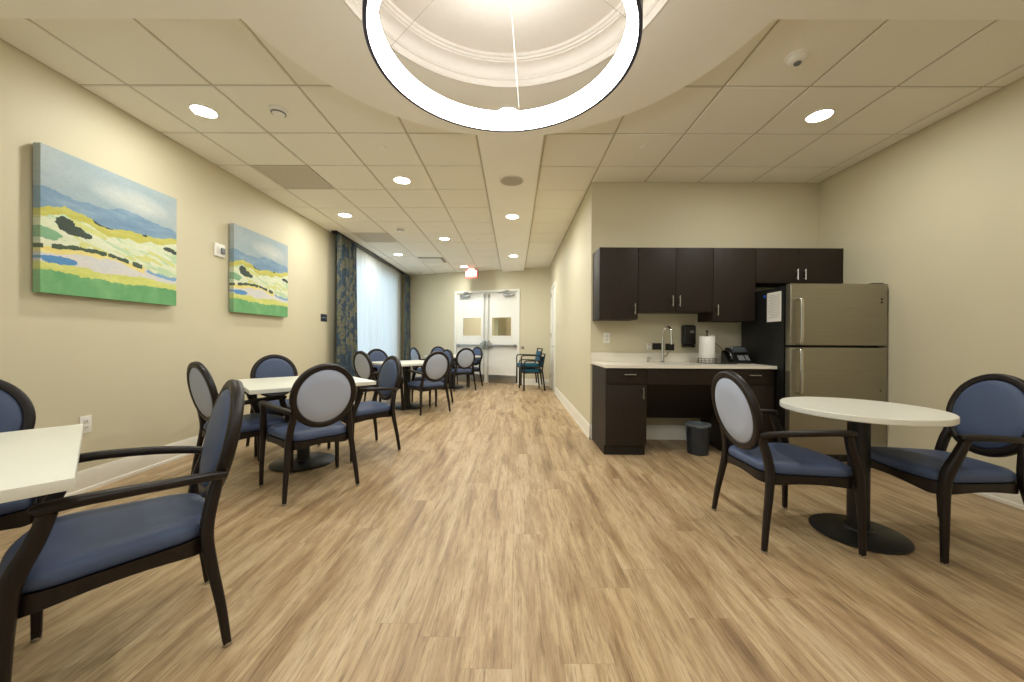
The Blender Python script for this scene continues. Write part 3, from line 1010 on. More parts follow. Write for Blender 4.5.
t = thing('sink_apron', 'dark apron and sloping knee panel under the sink between the base cabinets', 'cabinet panel', (1.7175, YK, 0))
ox, oy = 1.7175, YK
bm = BM(); box(bm, 1.302 - ox, 2.133 - ox, YF - oy, YF + 0.019 - oy, 0.703, 0.861, 0.0015); obj('apron', bm, M_CAB, t, ang=20)
bm = BM()
for (y0, z0, y1, z1) in ((YF + 0.06, 0.701, 4.02, 0.30),):
    a = [(1.302 - ox, y0 - oy, z0), (2.133 - ox, y0 - oy, z0), (2.133 - ox, y1 - oy, z1), (1.302 - ox, y1 - oy, z1)]
    b = [(x, y + 0.015, z + 0.012) for x, y, z in a]
    A = [bm.verts.new(p) for p in a]; B = [bm.verts.new(p) for p in b]
    bm.faces.new(A); bm.faces.new(list(reversed(B)))
    for i in range(4):
        j = (i + 1) % 4
        bm.faces.new([A[i], B[i], B[j], A[j]])
box(bm, 1.302 - ox, 2.133 - ox, 4.02 - oy, 4.243 - oy, 0.296, 0.314)
obj('knee_panel', bm, M_CABIN, t, smooth=False)

# worktop with upstand and a cut-out for the bowl
t = thing('countertop', 'white quartz countertop with low upstand over the dark base cabinets', 'countertop', (1.714, YK, 0.862))
ox, oy, oz = 1.714, YK, 0.862
SX0, SX1, SY0, SY1 = 1.50, 1.93, 3.74, 4.10
bm = BM()
for (a, b, c, d) in ((0.884, SX0, 3.598, YK - .002), (SX1, 2.545, 3.598, YK - .002), (SX0, SX1, 3.598, SY0), (SX0, SX1, SY1, YK - .002)):
    box(bm, a - ox, b - ox, c - oy, d - oy, 0.001, 0.030)
obj('slab', bm, M_QUARTZ, t, smooth=False)
bm = BM(); box(bm, 0.884 - ox, 2.545 - ox, YK - 0.022 - oy, -0.002, 0.0305, 0.130, 0.002); obj('upstand', bm, M_QUARTZ, t)

t = thing('sink', 'undermount steel sink bowl set into the countertop', 'sink', (1.715, 3.92, 0.861))
bm = BM()
def rr(x, y, z, r=0.05):
    p = []
    for cx, cy, a0 in ((x - r, y - r, 0), (-x + r, y - r, 90), (-x + r, -y + r, 180), (x - r, -y + r, 270)):
        for k in range(6):
            a = rad(a0 + 18 * k)
            p.append((cx + r * cos(a), cy + r * sin(a), z))
    return p
hx, hy = 0.214, 0.179
rings_mesh(bm, [rr(hx + .012, hy + .012, 0.0), rr(hx, hy, 0.0), rr(hx - .008, hy - .008, -0.13), rr(hx - .04, hy - .04, -0.15), rr(0.03, 0.03, -0.153, 0.028)], cap0=False)
obj('bowl', bm, M_STEELTRIM, t)
bm = BM(); lathe(bm, [(0, -0.1515), (0.034, -0.1515), (0.036, -0.149), (0.028, -0.147), (0, -0.148)], 20); obj('drain', bm, M_CHROME, t)

t = thing('faucet', 'tall chrome gooseneck faucet behind the sink', 'faucet', (1.66, 4.155, 0.8925))
bm = BM()
lathe(bm, [(0, 0), (0.028, 0), (0.028, 0.006), (0.020, 0.012), (0.018, 0.09), (0.016, 0.10), (0, 0.10)], 24)
obj('base', bm, M_CHROME, t)
bm = BM()
pth = [(0, 0, 0.09), (0, 0, 0.27), (0.003, -0.012, 0.34), (0.016, -0.052, 0.385), (0.030, -0.100, 0.385), (0.038, -0.130, 0.34), (0.040, -0.138, 0.27)]
tube(bm, catmull(pth, 6), 0.0115, 12, ref=(1, 0, 0))
obj('spout', bm, M_CHROME, t)
bm = BM(); tube(bm, [(0.040, -0.138, 0.285), (0.041, -0.141, 0.20)], 0.015, 14); obj('spray_head', bm, M_CHROME, t)
bm = BM(); tube(bm, [(0.015, 0, 0.06), (0.045, 0, 0.066)], 0.010, 10); tube(bm, [(0.04, 0, 0.066), (0.062, -0.02, 0.12)], 0.0055, 8); obj('lever', bm, M_CHROME, t)
t = thing('soap_pump', 'short chrome soap pump left of the faucet', 'soap pump', (1.50, 4.16, 0.8925))
bm = BM(); lathe(bm, [(0, 0), (0.022, 0), (0.022, 0.005), (0.012, 0.010), (0.010, 0.038), (0.016, 0.042), (0.016, 0.052), (0, 0.055)], 18); obj('collar', bm, M_CHROME, t)
bm = BM(); tube(bm, catmull([(0, 0, 0.048), (0, -0.03, 0.052), (0, -0.075, 0.045), (0, -0.08, 0.036)], 4), 0.006, 8, ref=(1, 0, 0)); obj('nozzle', bm, M_CHROME, t)

# refrigerator
FX0, FX1, FYD, FYB, FH = 2.557, 3.448, 3.445, 4.19, 1.668
t = thing('refrigerator', 'stainless top-freezer refrigerator with black sides at the right of the kitchenette', 'refrigerator', ((FX0 + FX1) / 2, (FYD + FYB) / 2, 0))
ox, oy = t.location.x, t.location.y
bm = BM(); box(bm, FX0 - ox, FX1 - ox, 3.535 - oy, FYB - oy, 0.03, FH - 0.012, 0.006); obj('body', bm, M_FRIDGE, t)
bm = BM(); box(bm, FX0 + .02 - ox, FX1 - .02 - ox, 3.50 - oy, 3.534 - oy, 0.005, 0.075, 0.004)
for k in range(9):
    box(bm, FX0 + .06 + k * .085 - ox, FX0 + .12 + k * .085 - ox, 3.496 - oy, 3.50 - oy, 0.025, 0.055)
obj('toe_grille', bm, M_BLKPLASTIC, t)
bm = BM()
for x in (FX0 + .05, FX1 - .05):
    for y in (3.58, 4.13):
        lathe(bm, [(0, 0), (.02, 0), (.02, .031), (0, .031)], 12, (x - ox, y - oy, 0))
obj('foot', bm, M_BLKPLASTIC, t)
for nm, z0, z1 in (('freezer_door', 1.096, FH), ('door', 0.085, 1.076)):
    bm = BM(); box(bm, FX0 - ox, FX1 - ox, FYD - oy, 3.512 - oy, z0, z1, 0.007, seg=3)
    d = obj(nm, bm, M_STEEL, t)
    bm = BM(); box(bm, FX0 + .012 - ox, FX1 - .012 - ox, 3.5125 - oy, 3.5345 - oy, z0 + .012, z1 - .012); obj('gasket', bm, M_BLKPLASTIC, d, smooth=False)
    hx = FX0 + 0.062 - ox
    yy = FYD - oy
    bm = BM()
    if nm == 'freezer_door':
        pz = [(hx, yy, 1.525), (hx, yy - .04, 1.525), (hx, yy - .055, 1.49), (hx, yy - .06, 1.30), (hx, yy - .055, 1.14), (hx, yy - .04, 1.108), (hx, yy, 1.108)]
    else:
        pz = [(hx, yy, 1.060), (hx, yy - .04, 1.060), (hx, yy - .055, 1.03), (hx, yy - .06, 0.86), (hx, yy - .055, 0.69), (hx, yy - .04, 0.655), (hx, yy, 0.655)]
    sweep(bm, catmull(pz, 5), (0.030, 0.016), ref=(1, 0, 0), n=10, power=3)
    obj('handle', bm, M_STEELTRIM, d)
    bm = BM()
    if nm == 'freezer_door':
        for z in (1.527, 1.497):
            lathe(bm, [(0, -0.002), (0.010, -0.002), (0.010, 0.001), (0, 0.001)], 14, (FX1 - .055 - ox, yy - .0005, z), M=Matrix.Rotation(pi / 2, 4, 'X'))
    else:
        lathe(bm, [(0, -0.002), (0.008, -0.002), (0.008, 0.001), (0, 0.001)], 14, (FX1 - .06 - ox, yy - .0005, 0.68), M=Matrix.Rotation(pi / 2, 4, 'X'))
    obj('badge', bm, M_BLKPLASTIC, d)
bm = BM(); box(bm, FX1 - .12 - ox, FX1 - .01 - ox, 3.47 - oy, 3.60 - oy, FH - 0.0118, FH + 0.012, 0.006); obj('hinge_cover', bm, M_FRIDGE, t)

# paper and magnet on the refrigerator side
t = thing('notice_sheet', 'white printed sheet stuck on the black refrigerator side', 'paper', (FX0 - 0.0015, 3.68, 1.47))
bm = BM(); box(bm, -0.0012, 0.0, -0.115, 0.085, -0.145, 0.145); obj('sheet', bm, M_PAPER, t, smooth=False)
bm = BM()
for k in range(15):
    z = 0.115 - k * 0.0155
    box(bm, -0.0018, -0.0012, -0.095, 0.065 - 0.05 * random.random(), z - 0.0025, z + 0.0025)
obj('print', bm, M_INK, t, smooth=False)
bm = BM(); lathe(bm, [(0, 0), (0.017, 0), (0.017, 0.006), (0.012, 0.009), (0, 0.009)], 20, (FX0 - 0.001, 3.80, 1.585), M=Matrix.Rotation(-pi / 2, 4, 'Y'))
tag(obj('magnet', bm, M_MAGNET), 'round blue magnet beside the sheet on the refrigerator side', 'magnet')

# soap dispenser, plates
t = thing('soap_dispenser', 'black wall soap dispenser between faucet and paper towels', 'soap dispenser', (1.978, YK - 0.001, 1.185))
bm = BM(); box(bm, -0.072, 0.072, -0.085, -0.001, -0.10, 0.125, 0.03, seg=4); obj('housing', bm, M_BLKPLASTIC, t)
bm = BM(); box(bm, -0.066, 0.066, -0.080, -0.005, -0.128, -0.101, 0.012, seg=3); obj('push_bar', bm, M_BLKPLASTIC, t)
bm = BM(); box(bm, 0.0, 0.042, -0.0885, -0.0852, 0.035, 0.06, 0.001); obj('window', bm, M_GREYPLASTIC, t)

def plate(label, loc, rz, w=0.072, h=0.118, kind='outlet', col=None, group=None):
    nm = 'wall_outlet' if kind == 'outlet' else 'light_switch'
    t = thing(nm, label, 'outlet' if kind == 'outlet' else 'switch', loc, rz, group)
    bm = BM(); box(bm, -w / 2, w / 2, -0.007, -0.0005, -h / 2, h / 2, 0.002); obj('cover_plate', bm, col or M_PLASTIC, t)
    bm = BM()
    if kind == 'outlet':
        for z in (-0.021, 0.021):
            box(bm, -0.016, 0.016, -0.0095, -0.007, z - 0.014, z + 0.014, 0.002)
            for x in (-0.006, 0.006):
                box(bm, x - .0012, x + .0012, -0.0102, -0.0095, z - 0.004, z + 0.006, mi=1)
        obj('receptacle', bm, [M_PLASTICSHADE if not col else col, M_DARKSLOT], t)
    else:
        box(bm, -0.016, 0.016, -0.011, -0.007, -0.033, 0.033, 0.003); obj('rocker', bm, M_PLASTIC if not col else col, t)
    return t
plate('white wall outlet above the left end of the countertop', (1.063, YK, 1.158), 0)
plate('white wall outlet just left of the faucet', (1.545, YK, 1.062), 0, 0.05, 0.075)
plate('black double wall outlet plate immediately left of the faucet spout', (1.638, YK, 1.065), 0, 0.105, 0.075, col=M_BLKPLASTIC)
plate('black wall outlet plate directly behind the faucet on its right', (1.785, YK, 1.06), 0, 0.10, 0.078, col=M_BLKPLASTIC)
plate('white wall outlet between the paper towels and the telephone', (2.262, YK, 1.15), 0, 0.07, 0.11)
plate('white wall outlet on the left wall behind the nearest table', (XL, 2.70, 0.492), rad(90), 0.075, 0.125)
plate('light switch on the corridor wall before the side door', (XC, 7.55, 1.46), rad(-90), kind='switch', col=M_PLASTICSHADE)

# paper towels on a wire holder
t = thing('paper_towel_holder', 'black wire holder carrying the paper towel roll on the countertop', 'paper towel holder', (2.085, 4.02, 0.8922))
bm = BM()
for z, r in ((0.004, 0.088), (0.028, 0.088), (0.052, 0.088)):
    P = [(r * cos(2 * pi * k / 32), r * sin(2 * pi * k / 32), z) for k in range(32)]
    sweep(bm, P, (0.005, 0.005), ref=(0, 0, 1), n=6, power=2, closed=True)
for k in range(14):
    a = 2 * pi * k / 14
    tube(bm, [(0.088 * cos(a), 0.088 * sin(a), 0.003), (0.088 * cos(a), 0.088 * sin(a), 0.053)], 0.0022, 6)
for a in (0, pi / 2):
    tube(bm, [(-0.088 * cos(a), -0.088 * sin(a), 0.004), (0.088 * cos(a), 0.088 * sin(a), 0.004)], 0.0025, 6)
obj('basket', bm, M_BLACKMETAL, t)
bm = BM(); tube(bm, [(0, 0, 0.004), (0, 0, 0.335)], 0.006, 8); lathe(bm, [(0, 0.33), (0.012, 0.333), (0.014, 0.342), (0.010, 0.352), (0, 0.356)], 14); obj('post', bm, M_BLACKMETAL, t)
t = thing('paper_towel_roll', 'white paper towel roll standing on the black wire holder', 'paper towels', (2.085, 4.02, 0.9))
bm = BM(); lathe(bm, [(0.020, 0.0), (0.076, 0.0), (0.0775, 0.003), (0.0775, 0.277), (0.076, 0.28), (0.020, 0.28)], 40, closed=True); obj('roll', bm, M_PAPER, t)
bm = BM(); lathe(bm, [(0.0195, 0.004), (0.0195, 0.276), (0.0175, 0.276), (0.0175, 0.004)], 24, closed=True); obj('cardboard_core', bm, plain('brown_cardboard', srgb(160, 130, 95), 0.8), t)

# desk telephone
t = thing('telephone', 'black desk telephone on the countertop beside the refrigerator', 'telephone', (2.40, 4.02, 0.8922), rad(-4))
bm = BM()
sec = [(-0.08, 0.0), (0.09, 0.0), (0.075, 0.135), (0.05, 0.138), (-0.08, 0.020)]
A = [bm.verts.new((-0.12, y, z)) for y, z in sec]; B = [bm.verts.new((0.12, y, z)) for y, z in sec]
bm.faces.new(A); bm.faces.new(list(reversed(B)))
for i in range(5):
    bm.faces.new([A[i], A[(i + 1) % 5], B[(i + 1) % 5], B[i]])
bmesh.ops.bevel(bm, geom=bm.edges[:], offset=0.005, segments=2, affect='EDGES')
obj('base', bm, M_BLKPLASTIC, t)
sl = math.atan2(0.118, 0.13)
def pm(x, u, lift):   # point on the sloping face
    return Matrix.Translation((x, -0.08 + u * cos(sl), 0.020 + u * sin(sl))) @ Matrix.Rotation(sl, 4, 'X') @ Matrix.Translation((0, 0, lift))
bm = BM(); box(bm, -0.085, 0.085, -0.042, 0.042, -0.004, 0.022, 0.006, M=pm(0.04, 0.160, 0.014) @ Matrix.Rotation(rad(22), 4, 'X')); scr = obj('screen_housing', bm, M_BLKPLASTIC, t)
bm = BM(); box(bm, -0.06, 0.06, -0.026, 0.026, 0.0222, 0.0232, M=pm(0.04, 0.160, 0.014) @ Matrix.Rotation(rad(22), 4, 'X')); obj('display', bm, M_LCD, scr, smooth=False)
bm = BM()
for r_ in range(4):
    for c_ in range(3):
        box(bm, -0.008, 0.008, -0.006, 0.006, 0, 0.004, 0.001, M=pm(0.01 + c_ * 0.022, 0.03 + r_ * 0.019, 0.0))
    for c_ in range(2):
        box(bm, -0.006, 0.006, -0.006, 0.006, 0, 0.004, 0.001, M=pm(0.085 + c_ * 0.020, 0.03 + r_ * 0.019, 0.0))
obj('keypad', bm, M_LEDBLUE, t)
bm = BM()
hp = [(-0.085, 0.012, 0.038), (-0.085, 0.04, 0.056), (-0.085, 0.09, 0.064), (-0.085, 0.14, 0.056), (-0.085, 0.165, 0.040)]
hp = [pm(-0.085, u, z - 0.01).to_translation() for _, u, z in hp]
sweep(bm, catmull(hp, 5), [(0.050 - 0.014 * sin(pi * i / 20), 0.034 - 0.010 * sin(pi * i / 20)) for i in range(21)], ref=(1, 0, 0), n=12, power=3)
obj('handset', bm, M_BLKPLASTIC, t)
bm = BM()
tube(bm, catmull([(2.40, 4.125, 0.93), (2.37, 4.17, 1.0), (2.32, 4.22, 1.08), (2.275, 4.245, 1.118), (2.262, 4.2535, 1.128)], 6), 0.003, 6)
box(bm, 2.246, 2.278, 4.222, 4.2535, 1.115, 1.143, 0.003)
tag(obj('power_cord', bm, M_BLKPLASTIC), 'thin black cord with plug running from wall outlet down to the telephone', 'cord')
t = thing('writing_pad', 'thin black pad lying on the countertop between paper towels and telephone', 'pad', (2.20, 3.90, 0.8922), rad(3))
bm = BM(); box(bm, -0.08, 0.10, -0.06, 0.06, 0.0, 0.007, 0.002); obj('cover', bm, M_BLKPLASTIC, t)

# waste bin
t = thing('waste_bin', 'small charcoal waste bin with liner under the countertop knee space', 'bin', (1.855, 3.74, 0))
bm = BM(); lathe(bm, [(0, 0), (0.092, 0), (0.098, 0.006), (0.112, 0.285), (0.116, 0.287), (0.116, 0.295), (0.108, 0.295), (0.094, 0.012), (0, 0.010)], 40); obj('bucket', bm, M_BINGREY, t)
bm = BM()
n = 40
lp = []
for (r, z, w) in ((0.1155, 0.280, 0.004), (0.1170, 0.288, 0.003), (0.1185, 0.300, 0.0), (0.106, 0.301, 0.0), (0.100, 0.25, 0.004)):
    lp.append([((r + 0.0015 * sin(9 * 2 * pi * k / n)) * cos(2 * pi * k / n), (r + 0.0015 * sin(9 * 2 * pi * k / n)) * sin(2 * pi * k / n), z + w * sin(5 * 2 * pi * k / n + 1)) for k in range(n)])
rings_mesh(bm, lp, cap0=False, cap1=False)
obj('liner', bm, M_GLASSBAG, t, label='pale translucent bin liner folded over the rim')
bm = BM(); sweep(bm, catmull([(-0.116, 0, 0.25), (-0.10, -0.066, 0.235), (0, -0.122, 0.215), (0.10, -0.066, 0.235), (0.116, 0, 0.25)], 6), (0.004, 0.004), ref=(0, 0, 1), n=6, power=2); obj('bail_handle', bm, M_BLACKMETAL, t)

# ------------------------------------------------------------------ ceiling fittings
def downlight(label, x, y, z=ZC, r=0.082, group='round recessed downlights', power=30.0):
    t = thing('downlight', label, 'ceiling light', (x, y, z), 0, group)
    bm = BM(); lathe(bm, [(r, -0.001), (r + 0.016, -0.001), (r + 0.015, -0.005), (r + 0.003, -0.007), (r, -0.004)], 40, closed=True); obj('trim_ring', bm, M_PLASTIC, t)
    bm = BM(); lathe(bm, [(0, -0.0015), (r, -0.0015), (r, -0.0035), (0, -0.0035)], 40); obj('lens', bm, M_LENS, t)
    ld = bpy.data.lights.new('downlight_lamp', 'AREA')
    ld.shape = 'DISK'; ld.size = 2 * r; ld.energy = power; ld.color = (1.0, 1.0, 0.94)
    ld.spread = rad(180)
    lo_ = bpy.data.objects.new('downlight_lamp', ld)
    COL.objects.link(lo_)
    lo_.location = (x, y, z - 0.0045)
    return t
PW = 16.0
downlight('downlight over the left wall, nearest the large painting', -2.483, 2.95, power=PW * 0.62)
downlight('downlight nearest to the beam on the left, level with the ceiling speaker', -1.285, 4.216, power=PW)
downlight('downlight over the left wall just before the near curtain', -2.481, 5.412, power=PW * 0.75)
downlight('downlight between the grey ceiling sensor and the beam, above the third table', -1.259, 6.655, power=PW)
downlight('downlight over the left wall beside the sheer curtain', -2.481, 7.90, power=PW)
downlight('farthest downlight just above the exit sign', -1.243, 9.17, power=PW)
downlight('lone downlight on the right side in front of the kitchenette', 2.432, 2.987, power=PW * 0.75)
downlight('near downlight in the gypsum beam beyond the round speaker', -0.035, 5.237, ZS, power=PW)
downlight('far downlight in the gypsum beam before the far wall', -0.02, 7.689, ZS, power=PW)
downlight('downlight in the round soffit peeking over the glowing ring', -0.057, 2.86, ZS, power=PW * 0.7)
# the same fittings carry on behind the camera
for x, y, z in ((-2.48, 0.5, ZC), (2.43, 0.5, ZC), (-1.27, -0.8, ZC), (1.27, -0.8, ZC), (-0.04, -0.2, ZS)):
    downlight('downlight behind the camera', x, y, z, power=PW * 0.5)

t = thing('ceiling_speaker', 'round grey speaker grille in the gypsum beam', 'speaker', (-0.036, 4.066, ZS))
bm = BM(); lathe(bm, [(0.118, -0.001), (0.132, -0.001), (0.131, -0.006), (0.120, -0.008), (0.118, -0.005)], 48, closed=True); obj('trim_ring', bm, M_PLASTICSHADE, t)
bm = BM(); lathe(bm, [(0, -0.001), (0.118, -0.001), (0.118, -0.004), (0, -0.006)], 48); obj('grille', bm, plain('grey_speaker_mesh', srgb(184, 177, 162), 0.7, noise=0.15, scale=900), t)

def detector(label, x, y, lens=False):
    t = thing('smoke_detector', label, 'smoke detector', (x, y, ZC), 0, 'ceiling detectors')
    bm = BM(); lathe(bm, [(0, -0.0005), (0.066, -0.0005), (0.066, -0.010), (0.060, -0.014), (0, -0.014)], 36); obj('base', bm, M_PLASTIC, t)
    bm = BM(); lathe(bm, [(0, -0.0145), (0.055, -0.0145), (0.053, -0.024), (0.040, -0.040), (0.034, -0.043), (0, -0.044)], 36); obj('head', bm, M_PLASTIC, t)
    bm = BM()
    if lens:
        lathe(bm, [(0, -0.0445), (0.022, -0.0445), (0.018, -0.053), (0, -0.056)], 20); obj('lens', bm, M_GREYPLASTIC, t)
    else:
        lathe(bm, [(0.0545, -0.026), (0.0535, -0.031), (0.0475, -0.0345), (0.049, -0.028)], 36, closed=True); obj('vent_slot', bm, M_GREYPLASTIC, t)
    return t
detector('white smoke detector beside the left downlight near the large painting', -1.877, 2.934)
detector('white smoke detector above the third table, near the far return grille', -1.871, 6.066)
detector('white conical occupancy sensor with grey lens on the right ceiling', 1.786, 2.367, True)

def sprinkler(label, x, y, kind):
    t = thing('sprinkler', label, 'sprinkler', (x, y, ZC), 0, 'ceiling sprinklers')
    m = M_SOFFIT if kind == 'cap' else M_HINGE
    bm = BM()
    if kind == 'cap':
        lathe(bm, [(0, -0.0005), (0.042, -0.0005), (0.041, -0.006), (0.034, -0.009), (0, -0.010)], 28)
        obj('cover_plate', bm, M_SOFFIT, t)
    else:
        lathe(bm, [(0, -0.0005), (0.036, -0.0005), (0.034, -0.004), (0.012, -0.008), (0.010, -0.012), (0, -0.012)], 24)
        obj('escutcheon', bm, M_PLASTICSHADE, t)
        bm = BM(); lathe(bm, [(0, -0.012), (0.008, -0.0125), (0.006, -0.028), (0.016, -0.030), (0.016, -0.032), (0, -0.032)], 18); obj('head', bm, M_DARKSLOT, t)
    return t
sprinkler('round sprinkler cap left of the beam, nearest the soffit disc', -1.262, 3.503, 'cap')
sprinkler('round sprinkler cap right of the beam, before the kitchen wall', 1.201, 3.478, 'cap')
sprinkler('round sprinkler cap above the third table, left of the beam', -1.243, 5.992, 'cap')
sprinkler('dark sprinkler head by the far curtain end', -2.545, 10.05, 'head')
sprinkler('small round sprinkler cap close to the beam, in front of the exit sign', -0.653, 6.738, 'cap')

def grille(label, i, j, kind):
    x, y = gx0 + TS * (i + .5), gy0 + TS * (j + .5)
    t = thing('ceiling_vent', label, 'vent', (x, y, ZC), 0, 'ceiling vents')
    h = TS / 2 - 0.006
    bm = BM()
    for (a, b, c, d) in ((-h, h, -h, -h + .02), (-h, h, h - .02, h), (-h, -h + .02, -h + .02, h - .02), (h - .02, h, -h + .02, h - .02)):
        box(bm, a, b, c, d, -0.003, 0.009, 0.001)
    obj('frame', bm, M_GRILLE if kind == 'return' else M_TILE, t)
    if kind == 'return':
        bm = BM(); box(bm, -h + .02, h - .02, -h + .02, h - .02, 0.003, 0.008); obj('perforated_face', bm, plain('perforated_grille_face', srgb(200, 193, 178), 0.7, noise=0.15, scale=700), t, smooth=False)
    else:
        bm = BM(); box(bm, -h + .02, h - .02, -h + .02, h - .02, 0.005, 0.009); obj('dark_plenum', bm, M_DARKSLOT, t, smooth=False)
        bm = BM(); box(bm, -h + .02, h - .085, -h + .14, h - .02, -0.004, 0.004, 0.002); obj('deflector_plate', bm, M_PLASTIC, t)
        bm = BM(); box(bm, -h + .02, h - .02, -h + .075, -h + .083, -0.001, 0.004); box(bm, h - .055, h - .047, -h + .06, h - .02, -0.003, 0.005); obj('slot_blade', bm, M_PLASTICSHADE, t, smooth=False)
    return t
grille('nearest grey perforated return grille, between the large and small paintings', 0, 2, 'return')
grille('far grey perforated return grille in front of the curtain', 0, 6, 'return')
grille('supply diffuser with dark slots near the far wall', 1, 9, 'supply')

# ring chandelier
CZ = 2.415
t = thing('ring_chandelier', 'large glowing ring chandelier hanging under the round coffer', 'chandelier', (RC[0], 1.700, CZ))
RR = 0.600
bm = BM()
lathe(bm, [(RR, 0.0), (RR, 0.095), (RR - 0.058, 0.095), (RR - 0.058, 0.094), (RR - 0.008, 0.094), (RR - 0.008, 0.004), (RR - 0.016, 0.004), (RR - 0.016, 0.0)], 128, closed=True)
rg = obj('ring_housing', bm, M_BRONZE, t, ang=30)
bm = BM()
lathe(bm, [(RR - 0.0165, 0.001), (RR - 0.057, 0.001), (RR - 0.057, 0.0935), (RR - 0.0165, 0.0935)], 128, closed=True)
obj('light_diffuser', bm, M_RING, rg, ang=30)
for a in (82, 172, 262, 352):
    bm = BM()
    p0 = Vector(((RR - .03) * cos(rad(a)), (RR - .03) * sin(rad(a)), 0.095))
    p1 = Vector((0.05 * cos(rad(a)), 0.05 * sin(rad(a)), ZCO - CZ - 0.025))
    tube(bm, [p0, p1], 0.0010, 6)
    lathe(bm, [(0, 0.0), (.008, 0.0), (.008, 0.02), (0, 0.02)], 10, (p0.x, p0.y, 0.0951))
    obj('suspension_cable', bm, M_STEELTRIM, t)
bm = BM(); lathe(bm, [(0, ZCO - CZ - 0.001), (0.085, ZCO - CZ - 0.001), (0.085, ZCO - CZ - 0.03), (0.078, ZCO - CZ - 0.036), (0, ZCO - CZ - 0.036)], 32); obj('canopy', bm, M_PLASTIC, t)

# exit sign hung from the ceiling
t = thing('exit_sign', 'red glowing EXIT sign hung from the ceiling before the double door', 'exit sign', (-1.075, 9.40, ZC - 0.002), FA)
bm = BM(); box(bm, -0.165, 0.165, -0.030, 0.030, -0.255, -0.035, 0.006); obj('housing', bm, plain('pink_white_sign_housing', srgb(160, 70, 64), 0.4), t)
bm = BM(); box(bm, -0.09, 0.09, -0.026, 0.026, -0.0345, -0.0005, 0.004); obj('canopy', bm, M_PLASTIC, t)
bm = BM(); box(bm, -0.145, 0.145, -0.0335, -0.0305, -0.232, -0.058); obj('face', bm, M_EXITFACE, t, smooth=False)
bm = BM(); text_bm(bm, 'EXIT', 0.165, 0.001, Matrix.Translation((0, -0.0355, -0.145)) @ Matrix.Rotation(pi / 2, 4, 'X')); obj('lettering', bm, M_EXITRED, t, smooth=False, label='red letters reading EXIT')

# ------------------------------------------------------------------ left wall: pictures and small devices
def interp(pts, u):
    for (a, x), (b, y) in zip(pts[:-1], pts[1:]):
        if u <= b:
            return x + (y - x) * (u - a) / (b - a)
    return pts[-1][1]
def vnoise(x, y, s=0):
    def h(i, j):
        v = sin(i * 127.1 + j * 311.7 + s * 74.7) * 43758.5453
        return v - math.floor(v)
    xi, yi = math.floor(x), math.floor(y)
    fx, fy = x - xi, y - yi
    fx = fx * fx * (3 - 2 * fx); fy = fy * fy * (3 - 2 * fy)
    return (h(xi, yi) * (1 - fx) + h(xi + 1, yi) * fx) * (1 - fy) + (h(xi, yi + 1) * (1 - fx) + h(xi + 1, yi + 1) * fx) * fy
def fbm(x, y, s=0):
    return 0.55 * vnoise(x, y, s) + 0.3 * vnoise(2.1 * x, 2.1 * y, s + 1) + 0.15 * vnoise(4.3 * x, 4.3 * y, s + 2)
def lerp3(a, b, t):
    t = max(0, min(1, t))
    return tuple(p + (q - p) * t for p, q in zip(a, b))
def soft(u, v, cu, cv, ru, rv, k=9):
    return ((u - cu) / ru) ** 2 + ((v - cv) / rv) ** 2 < 0.45 + 1.1 * fbm(u * 26 + k, v * 40, k)
RIDGE = [(0, .288), (.2, .305), (.434, .297), (.52, .262), (.60, .268), (.784, .288), (1, .31)]
HILL = [(0, .425), (.136, .386), (.30, .41), (.434, .455), (.56, .43), (.67, .42), (.858, .415), (1, .37)]
DARK = [(0, .684), (.18, .665), (.434, .650), (.61, .685), (.784, .73), (1, .74)]
GREEN = [(0, .847), (.3, .852), (.52, .862), (.75, .85), (1, .856)]
